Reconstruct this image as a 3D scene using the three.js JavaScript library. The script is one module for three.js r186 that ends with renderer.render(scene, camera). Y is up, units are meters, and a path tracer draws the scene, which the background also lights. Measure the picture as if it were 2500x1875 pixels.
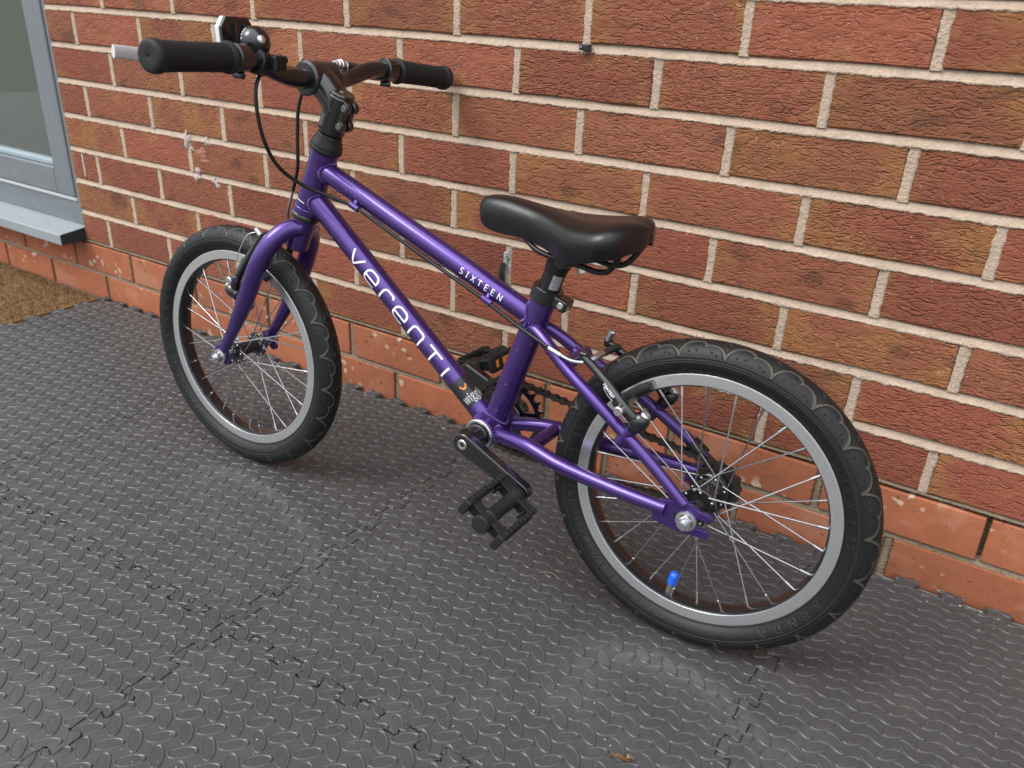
import * as THREE from 'three';
import { mergeGeometries } from 'three/addons/utils/BufferGeometryUtils.js';
import { RoundedBoxGeometry } from 'three/addons/geometries/RoundedBoxGeometry.js';
import { ImprovedNoise } from 'three/addons/math/ImprovedNoise.js';

// ------------------------------------------------------------------ camera, sky, sun, exposure
const scene = new THREE.Scene();
const camera = new THREE.PerspectiveCamera(50.91, 4 / 3, 0.05, 400);
camera.position.set(1.8083, 0.7103, 1.0905);
camera.up.set(-0.2643, 0.9029, -0.339);
camera.lookAt(1.8083 - 0.47031, 0.7103 - 0.42756, 1.0905 - 0.77201);
camera.focus = 1.12;
camera.userData.fStop = 6.3;
camera.updateMatrixWorld();

const renderer = new THREE.WebGLRenderer({ antialias: true });
renderer.toneMapping = THREE.LinearToneMapping;
renderer.toneMappingExposure = 2.35;
renderer.shadowMap.enabled = true;
renderer.shadowMap.type = THREE.PCFSoftShadowMap;

{ // overcast sky: brighter towards the zenith, with faint cloud mottling
  const W = 256, H = 128, d = new Float32Array(W * H * 4), nz = new ImprovedNoise();
  for (let j = 0; j < H; j++) for (let i = 0; i < W; i++) {
    const el = ((j + 0.5) / H - 0.5) * Math.PI, az = (i + 0.5) / W * Math.PI * 2, k = (j * W + i) * 4;
    const s = Math.sin(el), c = Math.cos(el);
    let L = s > 0 ? 0.36 + 0.84 * s : 0.36;
    const m = nz.noise(Math.cos(az) * c * 3, Math.sin(az) * c * 3, s * 3) * 0.5 + nz.noise(Math.cos(az) * c * 7, Math.sin(az) * c * 7, s * 7 + 9) * 0.25;
    L *= 1 + 0.16 * m;
    d[k] = L * 0.95; d[k + 1] = L * 0.995; d[k + 2] = L * 1.07; d[k + 3] = 1;
  }
  const sky = new THREE.DataTexture(d, W, H, THREE.RGBAFormat, THREE.FloatType);
  sky.mapping = THREE.EquirectangularReflectionMapping; sky.magFilter = THREE.LinearFilter; sky.minFilter = THREE.LinearFilter;
  sky.colorSpace = THREE.LinearSRGBColorSpace; sky.needsUpdate = true;
  scene.background = sky; scene.environment = sky;
  scene.backgroundIntensity = 1.0; scene.environmentIntensity = 1.0;
}
const sun = new THREE.DirectionalLight(new THREE.Color(1.0, 0.96, 0.9), 0.9);
sun.position.set(-1.5, 3.0, 2.0).add(new THREE.Vector3(1.1, 0, 0.3));
sun.target.position.set(1.1, 0, 0.3);
sun.castShadow = true; sun.shadow.radius = 52; sun.shadow.mapSize.set(2048, 2048);
Object.assign(sun.shadow.camera, { left: -2.5, right: 2.5, top: 2.5, bottom: -2.5, near: 0.1, far: 9 });
scene.add(sun, sun.target);

// ------------------------------------------------------------------ helpers
function rng(seed) { let a = seed >>> 0; return () => { a = (a + 0x6D2B79F5) >>> 0; let t = Math.imul(a ^ (a >>> 15), 1 | a); t = (t + Math.imul(t ^ (t >>> 7), 61 | t)) ^ t; return ((t ^ (t >>> 14)) >>> 0) / 4294967296; }; }
const NZ = new ImprovedNoise();
const noise = (x, y, z = 0) => NZ.noise(x, y, z);
const clamp = (x, a = 0, b = 1) => Math.min(b, Math.max(a, x));
const smooth = (a, b, x) => { const t = clamp((x - a) / (b - a)); return t * t * (3 - 2 * t); };
const lerp = (a, b, t) => a + (b - a) * t;
const V = (x, y, z) => new THREE.Vector3(x, y, z);
const B = (s, h, l = 0) => V(-s, h, l);           // bicycle frame: s forward from the rear axle, h above the ground, l to the rider's left
const taken = {};
function numbered(n) { const k = taken[n] = (taken[n] ?? -1) + 1; return k ? `${n}_${String(k).padStart(3, '0')}` : n; }
function plain(g) { // only position, normal, uv; never indexed
  let q = g.index ? g.toNonIndexed() : g.clone();
  for (const a of Object.keys(q.attributes)) if (!['position', 'normal', 'uv'].includes(a)) q.deleteAttribute(a);
  if (!q.attributes.normal) q.computeVertexNormals();
  if (!q.attributes.uv) q.setAttribute('uv', new THREE.BufferAttribute(new Float32Array(q.attributes.position.count * 2), 2));
  return q;
}
const merge = (list) => list.length === 1 ? list[0] : mergeGeometries(list.map(plain));
function obj(name, geos, mat, parent = scene) {
  const m = new THREE.Mesh(merge(Array.isArray(geos) ? geos : [geos]), mat);
  m.name = parent === scene ? numbered(name) : name; m.castShadow = m.receiveShadow = true; parent.add(m); return m;
}
function grp(name, parent = scene) { const g = new THREE.Group(); g.name = parent === scene ? numbered(name) : name; parent.add(g); return g; }
function tag(o, label, category, group, kind) { o.userData.label = label; if (category) o.userData.category = category; if (group) o.userData.group = group; if (kind) o.userData.kind = kind; return o; }
function orient(g, p0, dir) { // +Y of g along dir, origin at p0
  const q = new THREE.Quaternion().setFromUnitVectors(V(0, 1, 0), dir.clone().normalize());
  return g.applyMatrix4(new THREE.Matrix4().compose(p0, q, V(1, 1, 1)));
}
function rod(p0, p1, r, ch = 0, seg = 20, r1 = r) { // chamfered cylinder between two points
  const d = p1.clone().sub(p0), L = d.length();
  const pts = ch ? [[0, 0], [r - ch, 0], [r, ch], [r1, L - ch], [r1 - ch, L], [0, L]] : [[0, 0], [r, 0], [r1, L], [0, L]];
  return orient(creased(pts, seg), p0, d);
}
function creased(pts, seg) { // lathe about Y with hard edges between segments
  const parts = [];
  for (let i = 0; i + 1 < pts.length; i++) {
    if (pts[i][0] < 1e-6 && pts[i + 1][0] < 1e-6) continue;
    parts.push(new THREE.LatheGeometry([new THREE.Vector2(Math.max(pts[i][0], 1e-5), pts[i][1]), new THREE.Vector2(Math.max(pts[i + 1][0], 1e-5), pts[i + 1][1])], seg));
  }
  return merge(parts);
}
function lathe(pts, seg) { return new THREE.LatheGeometry(pts.map(p => new THREE.Vector2(Math.max(p[0], 1e-5), p[1])), seg); }
const latheZ = (pts, seg, at, hard = false) => (hard ? creased(pts, seg) : lathe(pts, seg)).rotateX(Math.PI / 2).translate(at.x, at.y, at.z); // axis along l
function sweep(pts, rad, { seg = 48, around = 16, straight = false, caps = true, squash = 1 } = {}) {
  let curve;
  if (straight) { curve = new THREE.CurvePath(); for (let i = 0; i + 1 < pts.length; i++) curve.add(new THREE.LineCurve3(pts[i], pts[i + 1])); }
  else curve = new THREE.CatmullRomCurve3(pts, false, 'centripetal');
  const R = typeof rad === 'function' ? rad : Array.isArray(rad) ? (t) => { const x = t * (rad.length - 1), i = Math.min(rad.length - 2, Math.floor(x)); return lerp(rad[i], rad[i + 1], x - i); } : () => rad;
  const L = curve.getLength(), P = [], T = [];
  for (let i = 0; i <= seg; i++) { P.push(curve.getPointAt(i / seg)); T.push(curve.getTangentAt(i / seg)); }
  let N = V(0, 0, 1); if (Math.abs(T[0].dot(N)) > 0.95) N = V(0, 1, 0);
  const pos = [], uv = [], idx = [];
  for (let i = 0; i <= seg; i++) {
    N = N.clone().addScaledVector(T[i], -N.dot(T[i])).normalize();
    const Bn = T[i].clone().cross(N), r = R(i / seg);
    for (let k = 0; k <= around; k++) { const a = k / around * Math.PI * 2, v = P[i].clone().addScaledVector(N, Math.cos(a) * r * squash).addScaledVector(Bn, Math.sin(a) * r); pos.push(v.x, v.y, v.z); uv.push(i / seg * L, k / around * 2 * Math.PI * r); }
  }
  const w = around + 1;
  for (let i = 0; i < seg; i++) for (let k = 0; k < around; k++) { const a = i * w + k; idx.push(a, a + w, a + 1, a + 1, a + w, a + w + 1); }
  const g = new THREE.BufferGeometry();
  g.setAttribute('position', new THREE.Float32BufferAttribute(pos, 3)); g.setAttribute('uv', new THREE.Float32BufferAttribute(uv, 2)); g.setIndex(idx); g.computeVertexNormals();
  const nn = g.attributes.normal; // close the seam in the normals
  for (let i = 0; i <= seg; i++) { const a = i * w, b = a + around; const n = V(nn.getX(a) + nn.getX(b), nn.getY(a) + nn.getY(b), nn.getZ(a) + nn.getZ(b)).normalize(); nn.setXYZ(a, n.x, n.y, n.z); nn.setXYZ(b, n.x, n.y, n.z); }
  // outward?
  const c0 = V(pos[0], pos[1], pos[2]).sub(P[0]); if (c0.dot(V(nn.getX(0), nn.getY(0), nn.getZ(0))) < 0) { g.index.array.reverse(); for (let i = 0; i < nn.array.length; i++) nn.array[i] *= -1; }
  if (!caps) return g;
  const cap = (i, dir) => { const q = [], n2 = []; for (let k = 0; k < around; k++) { const a = (i * w + k) * 3, b = a + 3, A = V(pos[a], pos[a + 1], pos[a + 2]), Bv = V(pos[b], pos[b + 1], pos[b + 2]), flip = A.clone().sub(P[i]).cross(Bv.clone().sub(P[i])).dot(dir) < 0; for (const v of flip ? [P[i], Bv, A] : [P[i], A, Bv]) { q.push(v.x, v.y, v.z); n2.push(dir.x, dir.y, dir.z); } } const c = new THREE.BufferGeometry(); c.setAttribute('position', new THREE.Float32BufferAttribute(q, 3)); c.setAttribute('normal', new THREE.Float32BufferAttribute(n2, 3)); return c; };
  return merge([g, cap(0, T[0].clone().negate()), cap(seg, T[seg].clone())]);
}
function plate(outline, depth, { holes = [], bevel = 0.0008, curve = 10, seg = 2 } = {}) { // shape in (s,h) pairs, thickness along +l from 0
  const sh = new THREE.Shape(outline.map(p => new THREE.Vector2(-p[0], p[1])));
  for (const h of holes) sh.holes.push(h);
  return new THREE.ExtrudeGeometry(sh, { depth: Math.max(1e-4, depth - 2 * bevel), bevelEnabled: bevel > 0, bevelThickness: bevel, bevelSize: bevel, bevelOffset: -bevel, bevelSegments: seg, curveSegments: curve }).translate(0, 0, bevel);
}
function rbox(w, h, d, r, at, seg = 2) { const g = new RoundedBoxGeometry(w, h, d, seg, r); return at ? g.translate(at.x, at.y, at.z) : g; }
function dataTex(W, H, f, srgb = false) { // f(i,j,out) fills out[0..2] 0..1
  const d = new Uint8Array(W * H * 4), o = [0, 0, 0];
  for (let j = 0; j < H; j++) for (let i = 0; i < W; i++) { f(i, j, o); const k = (j * W + i) * 4; for (let c = 0; c < 3; c++) d[k + c] = clamp(o[c]) * 255; d[k + 3] = 255; }
  const t = new THREE.DataTexture(d, W, H, THREE.RGBAFormat); t.magFilter = THREE.LinearFilter; t.minFilter = THREE.LinearMipmapLinearFilter; t.generateMipmaps = true;
  t.wrapS = t.wrapT = THREE.RepeatWrapping; if (srgb) t.colorSpace = THREE.SRGBColorSpace; t.needsUpdate = true; return t;
}
const toS = (x) => x <= 0.0031308 ? 12.92 * x : 1.055 * Math.pow(x, 1 / 2.4) - 0.055;
function canvasTex(W, H, draw, srgb = true) {
  const c = document.createElement('canvas'); c.width = W; c.height = H; const g = c.getContext('2d'); draw(g, W, H);
  const t = new THREE.CanvasTexture(c); t.magFilter = THREE.LinearFilter; t.wrapS = t.wrapT = THREE.RepeatWrapping; if (srgb) t.colorSpace = THREE.SRGBColorSpace; t.anisotropy = 8; return t;
}
const std = (o) => new THREE.MeshStandardMaterial(o), phys = (o) => new THREE.MeshPhysicalMaterial(o);
const rgb = (r, g, b) => new THREE.Color().setRGB(r, g, b);

// ------------------------------------------------------------------ ground
const lawnMat = std({ roughness: 1, map: dataTex(512, 512, (i, j, o) => {
  const n = noise(i / 9, j / 9, 1) * 0.5 + noise(i / 3, j / 3, 2) * 0.4 + noise(i / 40, j / 40, 3) * 0.5, k = 1 + 0.5 * n;
  o[0] = toS(0.058 * k); o[1] = toS(0.075 * k); o[2] = toS(0.032 * k);
}, true) });
lawnMat.map.repeat.set(220, 220);
{
  const g = new THREE.PlaneGeometry(240, 240).rotateX(-Math.PI / 2);
  const m = obj('lawn', g, lawnMat); m.position.set(0, -0.08, 60); tag(m, 'green lawn beyond the patio', null, null, 'structure');
}
const concreteC = dataTex(512, 512, (i, j, o) => { const n = noise(i / 60, j / 60, 4) * 0.3 + noise(i / 14, j / 14, 5) * 0.2 + noise(i / 2.2, j / 2.2, 6) * 0.35, k = 1 + 0.45 * n; o[0] = toS(0.17 * k); o[1] = toS(0.16 * k); o[2] = toS(0.14 * k); }, true);
const concreteMat = std({ map: concreteC, roughness: 0.95, bumpMap: concreteC, bumpScale: 0.002 });
{
  const g = new THREE.BoxGeometry(9, 0.1, 3.2);
  const uv = g.attributes.uv; for (let i = 0; i < uv.count; i++) uv.setXY(i, uv.getX(i) * 9, uv.getY(i) * 3.2);
  const m = obj('patio', g, concreteMat); m.position.set(0.2, -0.0125 - 0.05, 1.59); tag(m, 'pale concrete patio slab under the mats and doormat', null, null, 'structure');
}

// ------------------------------------------------------------------ brick wall
const COURSE = 0.075, TOPY = 0.732, XEND = -0.102;
const ACOLS = 6, AROWS = 14, CW = 340, CH = 102, AT = 2048, ATH = 1432;
const cellInfo = [];
{ const r = rng(77); for (let k = 0; k < ACOLS * AROWS; k++) cellInfo.push({ s: r() * 400, och: r() < 0.3 ? 0.05 + 0.5 * r() : -0.4 + 0.35 * r(), tone: 0.84 + 0.32 * r(), hue: r(), band: 0.15 + 0.7 * r(), bw: r() < 0.45 ? 0.1 + 0.14 * r() : 0, amp: 0.45 + 0.75 * r() }); }
const brickHeight = new Float32Array(AT * ATH);
const brickColour = dataTex(AT, ATH, (i, j, o) => {
  const ci = Math.min(ACOLS - 1, Math.floor(i / CW)), cj = Math.min(AROWS - 1, Math.floor(j / CH)), c = cellInfo[cj * ACOLS + ci];
  const xr = (i - ci * CW) / CW, yr = (j - cj * CH) / CH, X = xr * 0.215, Y = yr * 0.065, s = c.s;
  // crinkled drag-wire relief
  const w = noise(X * 55, Y * 70, s) * 0.0035 + noise(X * 150, Y * 150, s + 3) * 0.0009;
  const n1 = noise(X * 54 + s, (Y + w) * 235, s * 1.7), n2 = noise(X * 90 + s, (Y + w) * 360, s + 11);
  const gate = smooth(-0.35, 0.15, noise(X * 30, Y * 60, s + 21));
  const crack = smooth(0.70, 0.97, 1 - Math.abs(n1) * 2.2) * (0.35 + 0.65 * gate), crack2 = smooth(0.72, 0.98, 1 - Math.abs(n2) * 2.4) * 0.7;
  const grain = noise(i / 2.1, j / 2.1, s) * 0.5;
  const pit = smooth(0.5, 0.62, noise(X * 130, Y * 160, s + 55));
  let h = 0.72 + 0.16 * noise(X * 40, (Y + w) * 110, s + 7) + 0.07 * grain - (0.55 * crack + 0.3 * crack2) * c.amp - 0.35 * pit;
  brickHeight[j * AT + i] = h;
  // body colour: dark red heart, ochre kiss marks at the ends or in bands
  const e = Math.abs(xr - 0.5) * 2, ey = Math.abs(yr - 0.5) * 2;
  let m = -0.06 + c.och + 0.75 * smooth(0.55, 1.05, e + 0.22 * noise(X * 25, Y * 40, s + 31)) + 0.25 * smooth(0.6, 1, ey) + 0.7 * noise(X * 12, Y * 22, s + 41) + 0.25 * noise(X * 60, Y * 120, s + 43);
  if (c.bw) m += 0.45 * smooth(c.bw, c.bw - 0.025, Math.abs(xr - c.band + 0.01 * noise(Y * 200, s))) ;
  m = smooth(0.15, 0.95, m);
  let r0 = lerp(0.240, 0.232, c.hue), g0 = lerp(0.066, 0.080, c.hue), b0 = lerp(0.036, 0.039, c.hue);
  const k = c.tone * (1 + 0.16 * noise(X * 90, Y * 200, s + 61) + 0.1 * grain);
  r0 = lerp(r0, 0.270, m) * k; g0 = lerp(g0, 0.110, m) * k; b0 = lerp(b0, 0.040, m) * k;
  const soot = smooth(0.25, 0.6, noise(X * 18, Y * 30, s + 71)) * 0.35 * (c.hue > 0.5 ? 1 : 0.3); r0 *= 1 - soot; g0 *= 1 - soot * 0.9; b0 *= 1 - soot * 0.8;
  const fl = noise(i / 2.6, j / 2.6, s + 81) + 0.25 * noise(i / 14, j / 14, s + 82);
  const fleck = smooth(0.60, 0.70, fl) * 0.6; // lime flecks and mortar crumbs
  r0 = lerp(r0, 0.55, fleck); g0 = lerp(g0, 0.44, fleck); b0 = lerp(b0, 0.34, fleck);
  o[0] = toS(r0); o[1] = toS(g0); o[2] = toS(b0);
}, true);
const brickBump = dataTex(AT, ATH, (i, j, o) => { o[0] = o[1] = o[2] = brickHeight[j * AT + i]; });
const brickMat = std({ map: brickColour, bumpMap: brickBump, bumpScale: 0.0034, roughness: 0.93 });

function brickGeo(w, h, seed, cellOf, nx = 5, ny = 3, jit = 0.0009) {
  const r = rng(seed), pos = [], uv = [], idx = [], e = 0.0022;
  const xs = [0, e]; for (let i = 1; i < nx - 2; i++) xs.push(w * i / (nx - 2)); xs.push(w - e, w);
  const ys = [0, e]; for (let j = 1; j < ny - 2; j++) ys.push(h * j / (ny - 2)); ys.push(h - e, h);
  const X = xs.length, Y = ys.length, du = r() * 0.02, flip = r() < 0.5;
  for (let j = 0; j < Y; j++) for (let i = 0; i < X; i++) {
    const bx = i === 0 || i === X - 1, by = j === 0 || j === Y - 1, b = bx || by;
    const x = xs[i] + (b ? (r() - 0.5) * 2 * jit : 0), y = ys[j] + (b ? (r() - 0.5) * 2 * jit : 0);
    pos.push(x - w / 2, y - h / 2, b ? -0.0016 - r() * 0.0008 : (r() - 0.5) * 0.0009);
    let ur = clamp(xs[i] / 0.215, 0.004, 0.996), vr = clamp(ys[j] / 0.065, 0.01, 0.99); if (flip) ur = 1 - ur;
    uv.push(...cellOf(ur, vr));
  }
  for (let j = 0; j + 1 < Y; j++) for (let i = 0; i + 1 < X; i++) { const a = j * X + i; idx.push(a, a + 1, a + X, a + 1, a + X + 1, a + X); }
  const border = []; for (let i = 0; i < X - 1; i++) border.push(i); for (let j = 0; j < Y - 1; j++) border.push(j * X + X - 1); for (let i = X - 1; i > 0; i--) border.push((Y - 1) * X + i); for (let j = Y - 1; j > 0; j--) border.push(j * X);
  const n0 = pos.length / 3;
  for (const b of border) { pos.push(pos[b * 3] * 0.998, pos[b * 3 + 1] * 0.99, -0.016); uv.push(uv[b * 2], uv[b * 2 + 1]); }
  for (let k = 0; k < border.length; k++) { const a = border[k], b = border[(k + 1) % border.length], c = n0 + k, d = n0 + (k + 1) % border.length; idx.push(a, c, b, b, c, d); }
  const g = new THREE.BufferGeometry(); g.setAttribute('position', new THREE.Float32BufferAttribute(pos, 3)); g.setAttribute('uv', new THREE.Float32BufferAttribute(uv, 2)); g.setIndex(idx); g.computeVertexNormals(); return g;
}
const wallCell = (k) => { const ci = k % ACOLS, cj = Math.floor(k / ACOLS); return (u, v) => [(ci + u) * CW / AT, (cj + v) * CH / ATH]; };
const wall = tag(grp('brick_wall'), 'red and ochre crinkled brick wall with cream mortar over an orange plinth', 'wall', null, 'thing');
const stretchers = []; for (let k = 0; k < 84; k++) stretchers.push(brickGeo(0.2138, 0.0638, 900 + k, wallCell(k), 6, 3, 0.0014));
const rest = []; let brickCount = 0, pick = 0; const rb = rng(5);
for (let c = -56; c <= 7; c++) {
  const yc = TOPY - (c + 0.5) * COURSE, odd = ((c % 2) + 2) % 2 === 1;
  const list = [];
  const k0 = yc > 1.62 ? -12 : odd ? 0 : 1;                   // above the window the wall runs on to the left
  if (yc > 1.62) { for (let k = -8; k < 18; k++) list.push([(k + (odd ? 0.5 : 0)) * 0.225, 0.2145]); }
  else { if (odd) list.push([(XEND - 0.005) / 2, Math.abs(XEND) - 0.005]); else list.push([(XEND + 0.1065) / 2, 0.2085]); for (let k = k0; k < 18; k++) list.push([odd ? (k + 0.5) * 0.225 : k * 0.225, 0.2145]); }
  if (yc < 1.62) for (let k = 0; k < 2; k++) list.push([-1.5 - 0.1125 - k * 0.225 - (odd ? 0.1125 : 0), 0.2145]);
  for (const [x, w] of list) {
    const v = (pick = (pick * 31 + 17 + Math.floor(rb() * 40)) % 84);
    const near = x > -0.2 && x < 2.75 && c >= -6;
    const jx = (rb() - 0.5) * 0.003, jy = (rb() - 0.5) * 0.0016, jz = (rb() - 0.5) * 0.0014, tilt = (rb() - 0.5) * 0.006;
    const g = w > 0.212 ? stretchers[v] : brickGeo(w, 0.0645, 5000 + pick + c, wallCell(v));
    if (near) { const m = obj('brick', g, brickMat, wall); m.position.set(x + (w > 0.212 ? jx : 0), yc + jy, jz); m.rotation.z = tilt; brickCount++; }
    else rest.push(plain(g).applyMatrix4(new THREE.Matrix4().makeTranslation(x + jx, yc + jy, jz)));
  }
}
tag(obj('distant_brickwork', rest, brickMat, wall), 'bricks further up and along the wall', null, null, 'stuff');

// mortar of the upper wall: struck bed joints (set back at the top, flush at the bottom) and flat upright joints
const mortarC = dataTex(1024, 1024, (i, j, o) => {
  const n = noise(i / 1.9, j / 1.9, 101) * 0.5 + noise(i / 5, j / 5, 102) * 0.3 + noise(i / 50, j / 50, 103) * 0.4 + noise(i / 16, j / 16, 107) * 0.4;
  const dark = smooth(0.5, 0.62, noise(i / 2.7, j / 2.7, 104)), k = 1 + 0.34 * n; o[0] = toS(lerp(0.455 * k, 0.2, dark * 0.6)); o[1] = toS(lerp(0.345 * k, 0.16, dark * 0.6)); o[2] = toS(lerp(0.258 * k, 0.12, dark * 0.6));
}, true);
mortarC.repeat.set(1 / 0.6, 1 / 0.6);
const mortarB = dataTex(1024, 1024, (i, j, o) => { o[0] = o[1] = o[2] = 0.5 + noise(i / 2.4, j / 2.4, 105) * 0.3 + noise(i / 7, j / 7, 106) * 0.25; });
mortarB.repeat.set(1 / 0.6, 1 / 0.6);
const mortarMat = std({ map: mortarC, bumpMap: mortarB, bumpScale: 0.0022, roughness: 0.97 });
const plinthMortarC = dataTex(512, 512, (i, j, o) => {
  const n = noise(i / 2, j / 2, 111) * 0.5 + noise(i / 6, j / 6, 112) * 0.4 + noise(i / 40, j / 40, 113) * 0.5, k = 1 + 0.4 * n; o[0] = toS(0.25 * k); o[1] = toS(0.195 * k); o[2] = toS(0.13 * k);
}, true); plinthMortarC.repeat.set(1 / 0.3, 1 / 0.3);
const plinthMortarMat = std({ map: plinthMortarC, bumpMap: mortarB, bumpScale: 0.003, roughness: 0.97 });
// a strip along direction a (start p, length L), with a profile of [across, out, edge jitter]
function strip(p, along, across, L, prof, step, seed) {
  const n = Math.max(2, Math.ceil(L / step)), pos = [], uv = [], idx = [], m = prof.length;
  for (let i = 0; i <= n; i++) for (let k = 0; k < m; k++) {
    const t = L * i / n, [a, z, j] = prof[k];
    const na = j * (noise(t * 95, k * 3.7, seed) * 1.1 + noise(t * 260, k * 5.1, seed + 9) * 0.8), nzv = 0.0005 * noise(t * 150, k * 2.3, seed + 17) + 0.0006 * noise(t * 22, k, seed + 5);
    pos.push(p.x + along.x * t + across.x * (a + na), p.y + along.y * t + across.y * (a + na), p.z + z + nzv); uv.push(p.x + along.x * t + across.x * a, p.y + along.y * t + across.y * a);
  }
  for (let i = 0; i < n; i++) for (let k = 0; k + 1 < m; k++) { const a = i * m + k; idx.push(a, a + m, a + 1, a + 1, a + m, a + m + 1); }
  const g = new THREE.BufferGeometry(); g.setAttribute('position', new THREE.Float32BufferAttribute(pos, 3)); g.setAttribute('uv', new THREE.Float32BufferAttribute(uv, 2)); g.setIndex(idx); g.computeVertexNormals(); return g;
}
{
  const beds = [], perps = [];
  const bed = [[0.0085, -0.012, 0], [0.0060, -0.0058, 0.0008], [0.0034, -0.0042, 0.0003], [-0.0010, -0.0024, 0.0002], [-0.0045, -0.0006, 0.0004], [-0.0068, 0.0006, 0.0019], [-0.0080, -0.0030, 0.0016]];
  const perp = [[-0.0082, -0.006, 0.0003], [-0.0060, -0.0006, 0.0019], [-0.003, -0.0012, 0.0003], [0.003, -0.0013, 0.0003], [0.0060, -0.0006, 0.0019], [0.0082, -0.006, 0.0003]];
  for (let c = -56; c <= 7; c++) {
    const yb = TOPY - c * COURSE, odd = ((c % 2) + 2) % 2 === 1, up = yb > 1.62, fine = c > -6;
    beds.push(strip(V(up ? -1.9 : XEND + 0.002, yb, 0), V(1, 0, 0), V(0, 1, 0), (up ? 1.9 : -XEND) + 4.0, bed, fine ? 0.004 : 0.03, c * 7.3));
    if (!up) beds.push(strip(V(-1.9, yb, 0), V(1, 0, 0), V(0, 1, 0), 0.4, bed, 0.03, c * 7.3 + 50));
    for (let k = up ? -8 : 0; k < 18; k++) { const x = (k + (odd ? 0 : 0.5)) * 0.225; perps.push(strip(V(x, yb - COURSE + 0.0040, 0), V(0, 1, 0), V(1, 0, 0), COURSE - 0.0075, perp, fine ? 0.004 : 0.03, c * 3.1 + k * 17.7)); }
  }
  obj('mortar', [...beds, ...perps], mortarMat, wall);
}
// plinth: two courses of smooth orange-red bricks with deeper, darker joints
const PCOLS = 5, PROWS = 10, PW = 204, PH = 62;
const plinthHeight = new Float32Array(1024 * 640);
const plinthColour = dataTex(1024, 640, (i, j, o) => {
  const ci = Math.min(PCOLS - 1, Math.floor(i / PW)), cj = Math.min(PROWS - 1, Math.floor(j / PH)), s = (cj * PCOLS + ci) * 13.7 + 500;
  const xr = (i - ci * PW) / PW, yr = (j - cj * PH) / PH, X = xr * 0.215, Y = yr * 0.065;
  const n = noise(X * 20, Y * 20, s) * 0.45 + noise(X * 90, Y * 90, s + 3) * 0.3 + noise(i / 1.8, j / 1.8, s + 5) * 0.3;
  const k = (0.92 + 0.3 * noise(s * 3.3, 1.7)) * (1 + 0.28 * n);
  let r = 0.38 * k, g = 0.122 * k, b = 0.055 * k;
  const bloom = smooth(0.1, 0.6, noise(X * 11, Y * 16, s + 7) + 0.25 * noise(X * 60, Y * 60, s + 8)) * 0.3; r = lerp(r, 0.5, bloom); g = lerp(g, 0.26, bloom); b = lerp(b, 0.17, bloom);
  const pitm = smooth(0.56, 0.64, noise(X * 150, Y * 150, s + 9)); r *= 1 - 0.5 * pitm; g *= 1 - 0.5 * pitm; b *= 1 - 0.45 * pitm;
  // splashes of dried cement and lime low down on some bricks
  const sp = smooth(0.34, 0.46, noise(X * 70, Y * 70, s + 15)) * smooth(0.05, 0.35, noise(X * 8, Y * 10, s + 17)) * 0.9;
  r = lerp(r, 0.55, sp); g = lerp(g, 0.42, sp); b = lerp(b, 0.32, sp);
  plinthHeight[j * 1024 + i] = 0.6 + 0.2 * noise(X * 60, Y * 60, s + 19) + 0.2 * noise(i / 2, j / 2, s + 23) - 0.5 * pitm + 0.3 * sp;
  o[0] = toS(r); o[1] = toS(g); o[2] = toS(b);
}, true);
const plinthBump = dataTex(1024, 640, (i, j, o) => { o[0] = o[1] = o[2] = plinthHeight[j * 1024 + i]; });
const plinthMat = std({ map: plinthColour, bumpMap: plinthBump, bumpScale: 0.0014, roughness: 0.85 });
const plinthCell = (k) => { const ci = k % PCOLS, cj = Math.floor(k / PCOLS); return (u, v) => [(ci + u) * PW / 1024, (cj + v) * PH / 640]; };
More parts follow.
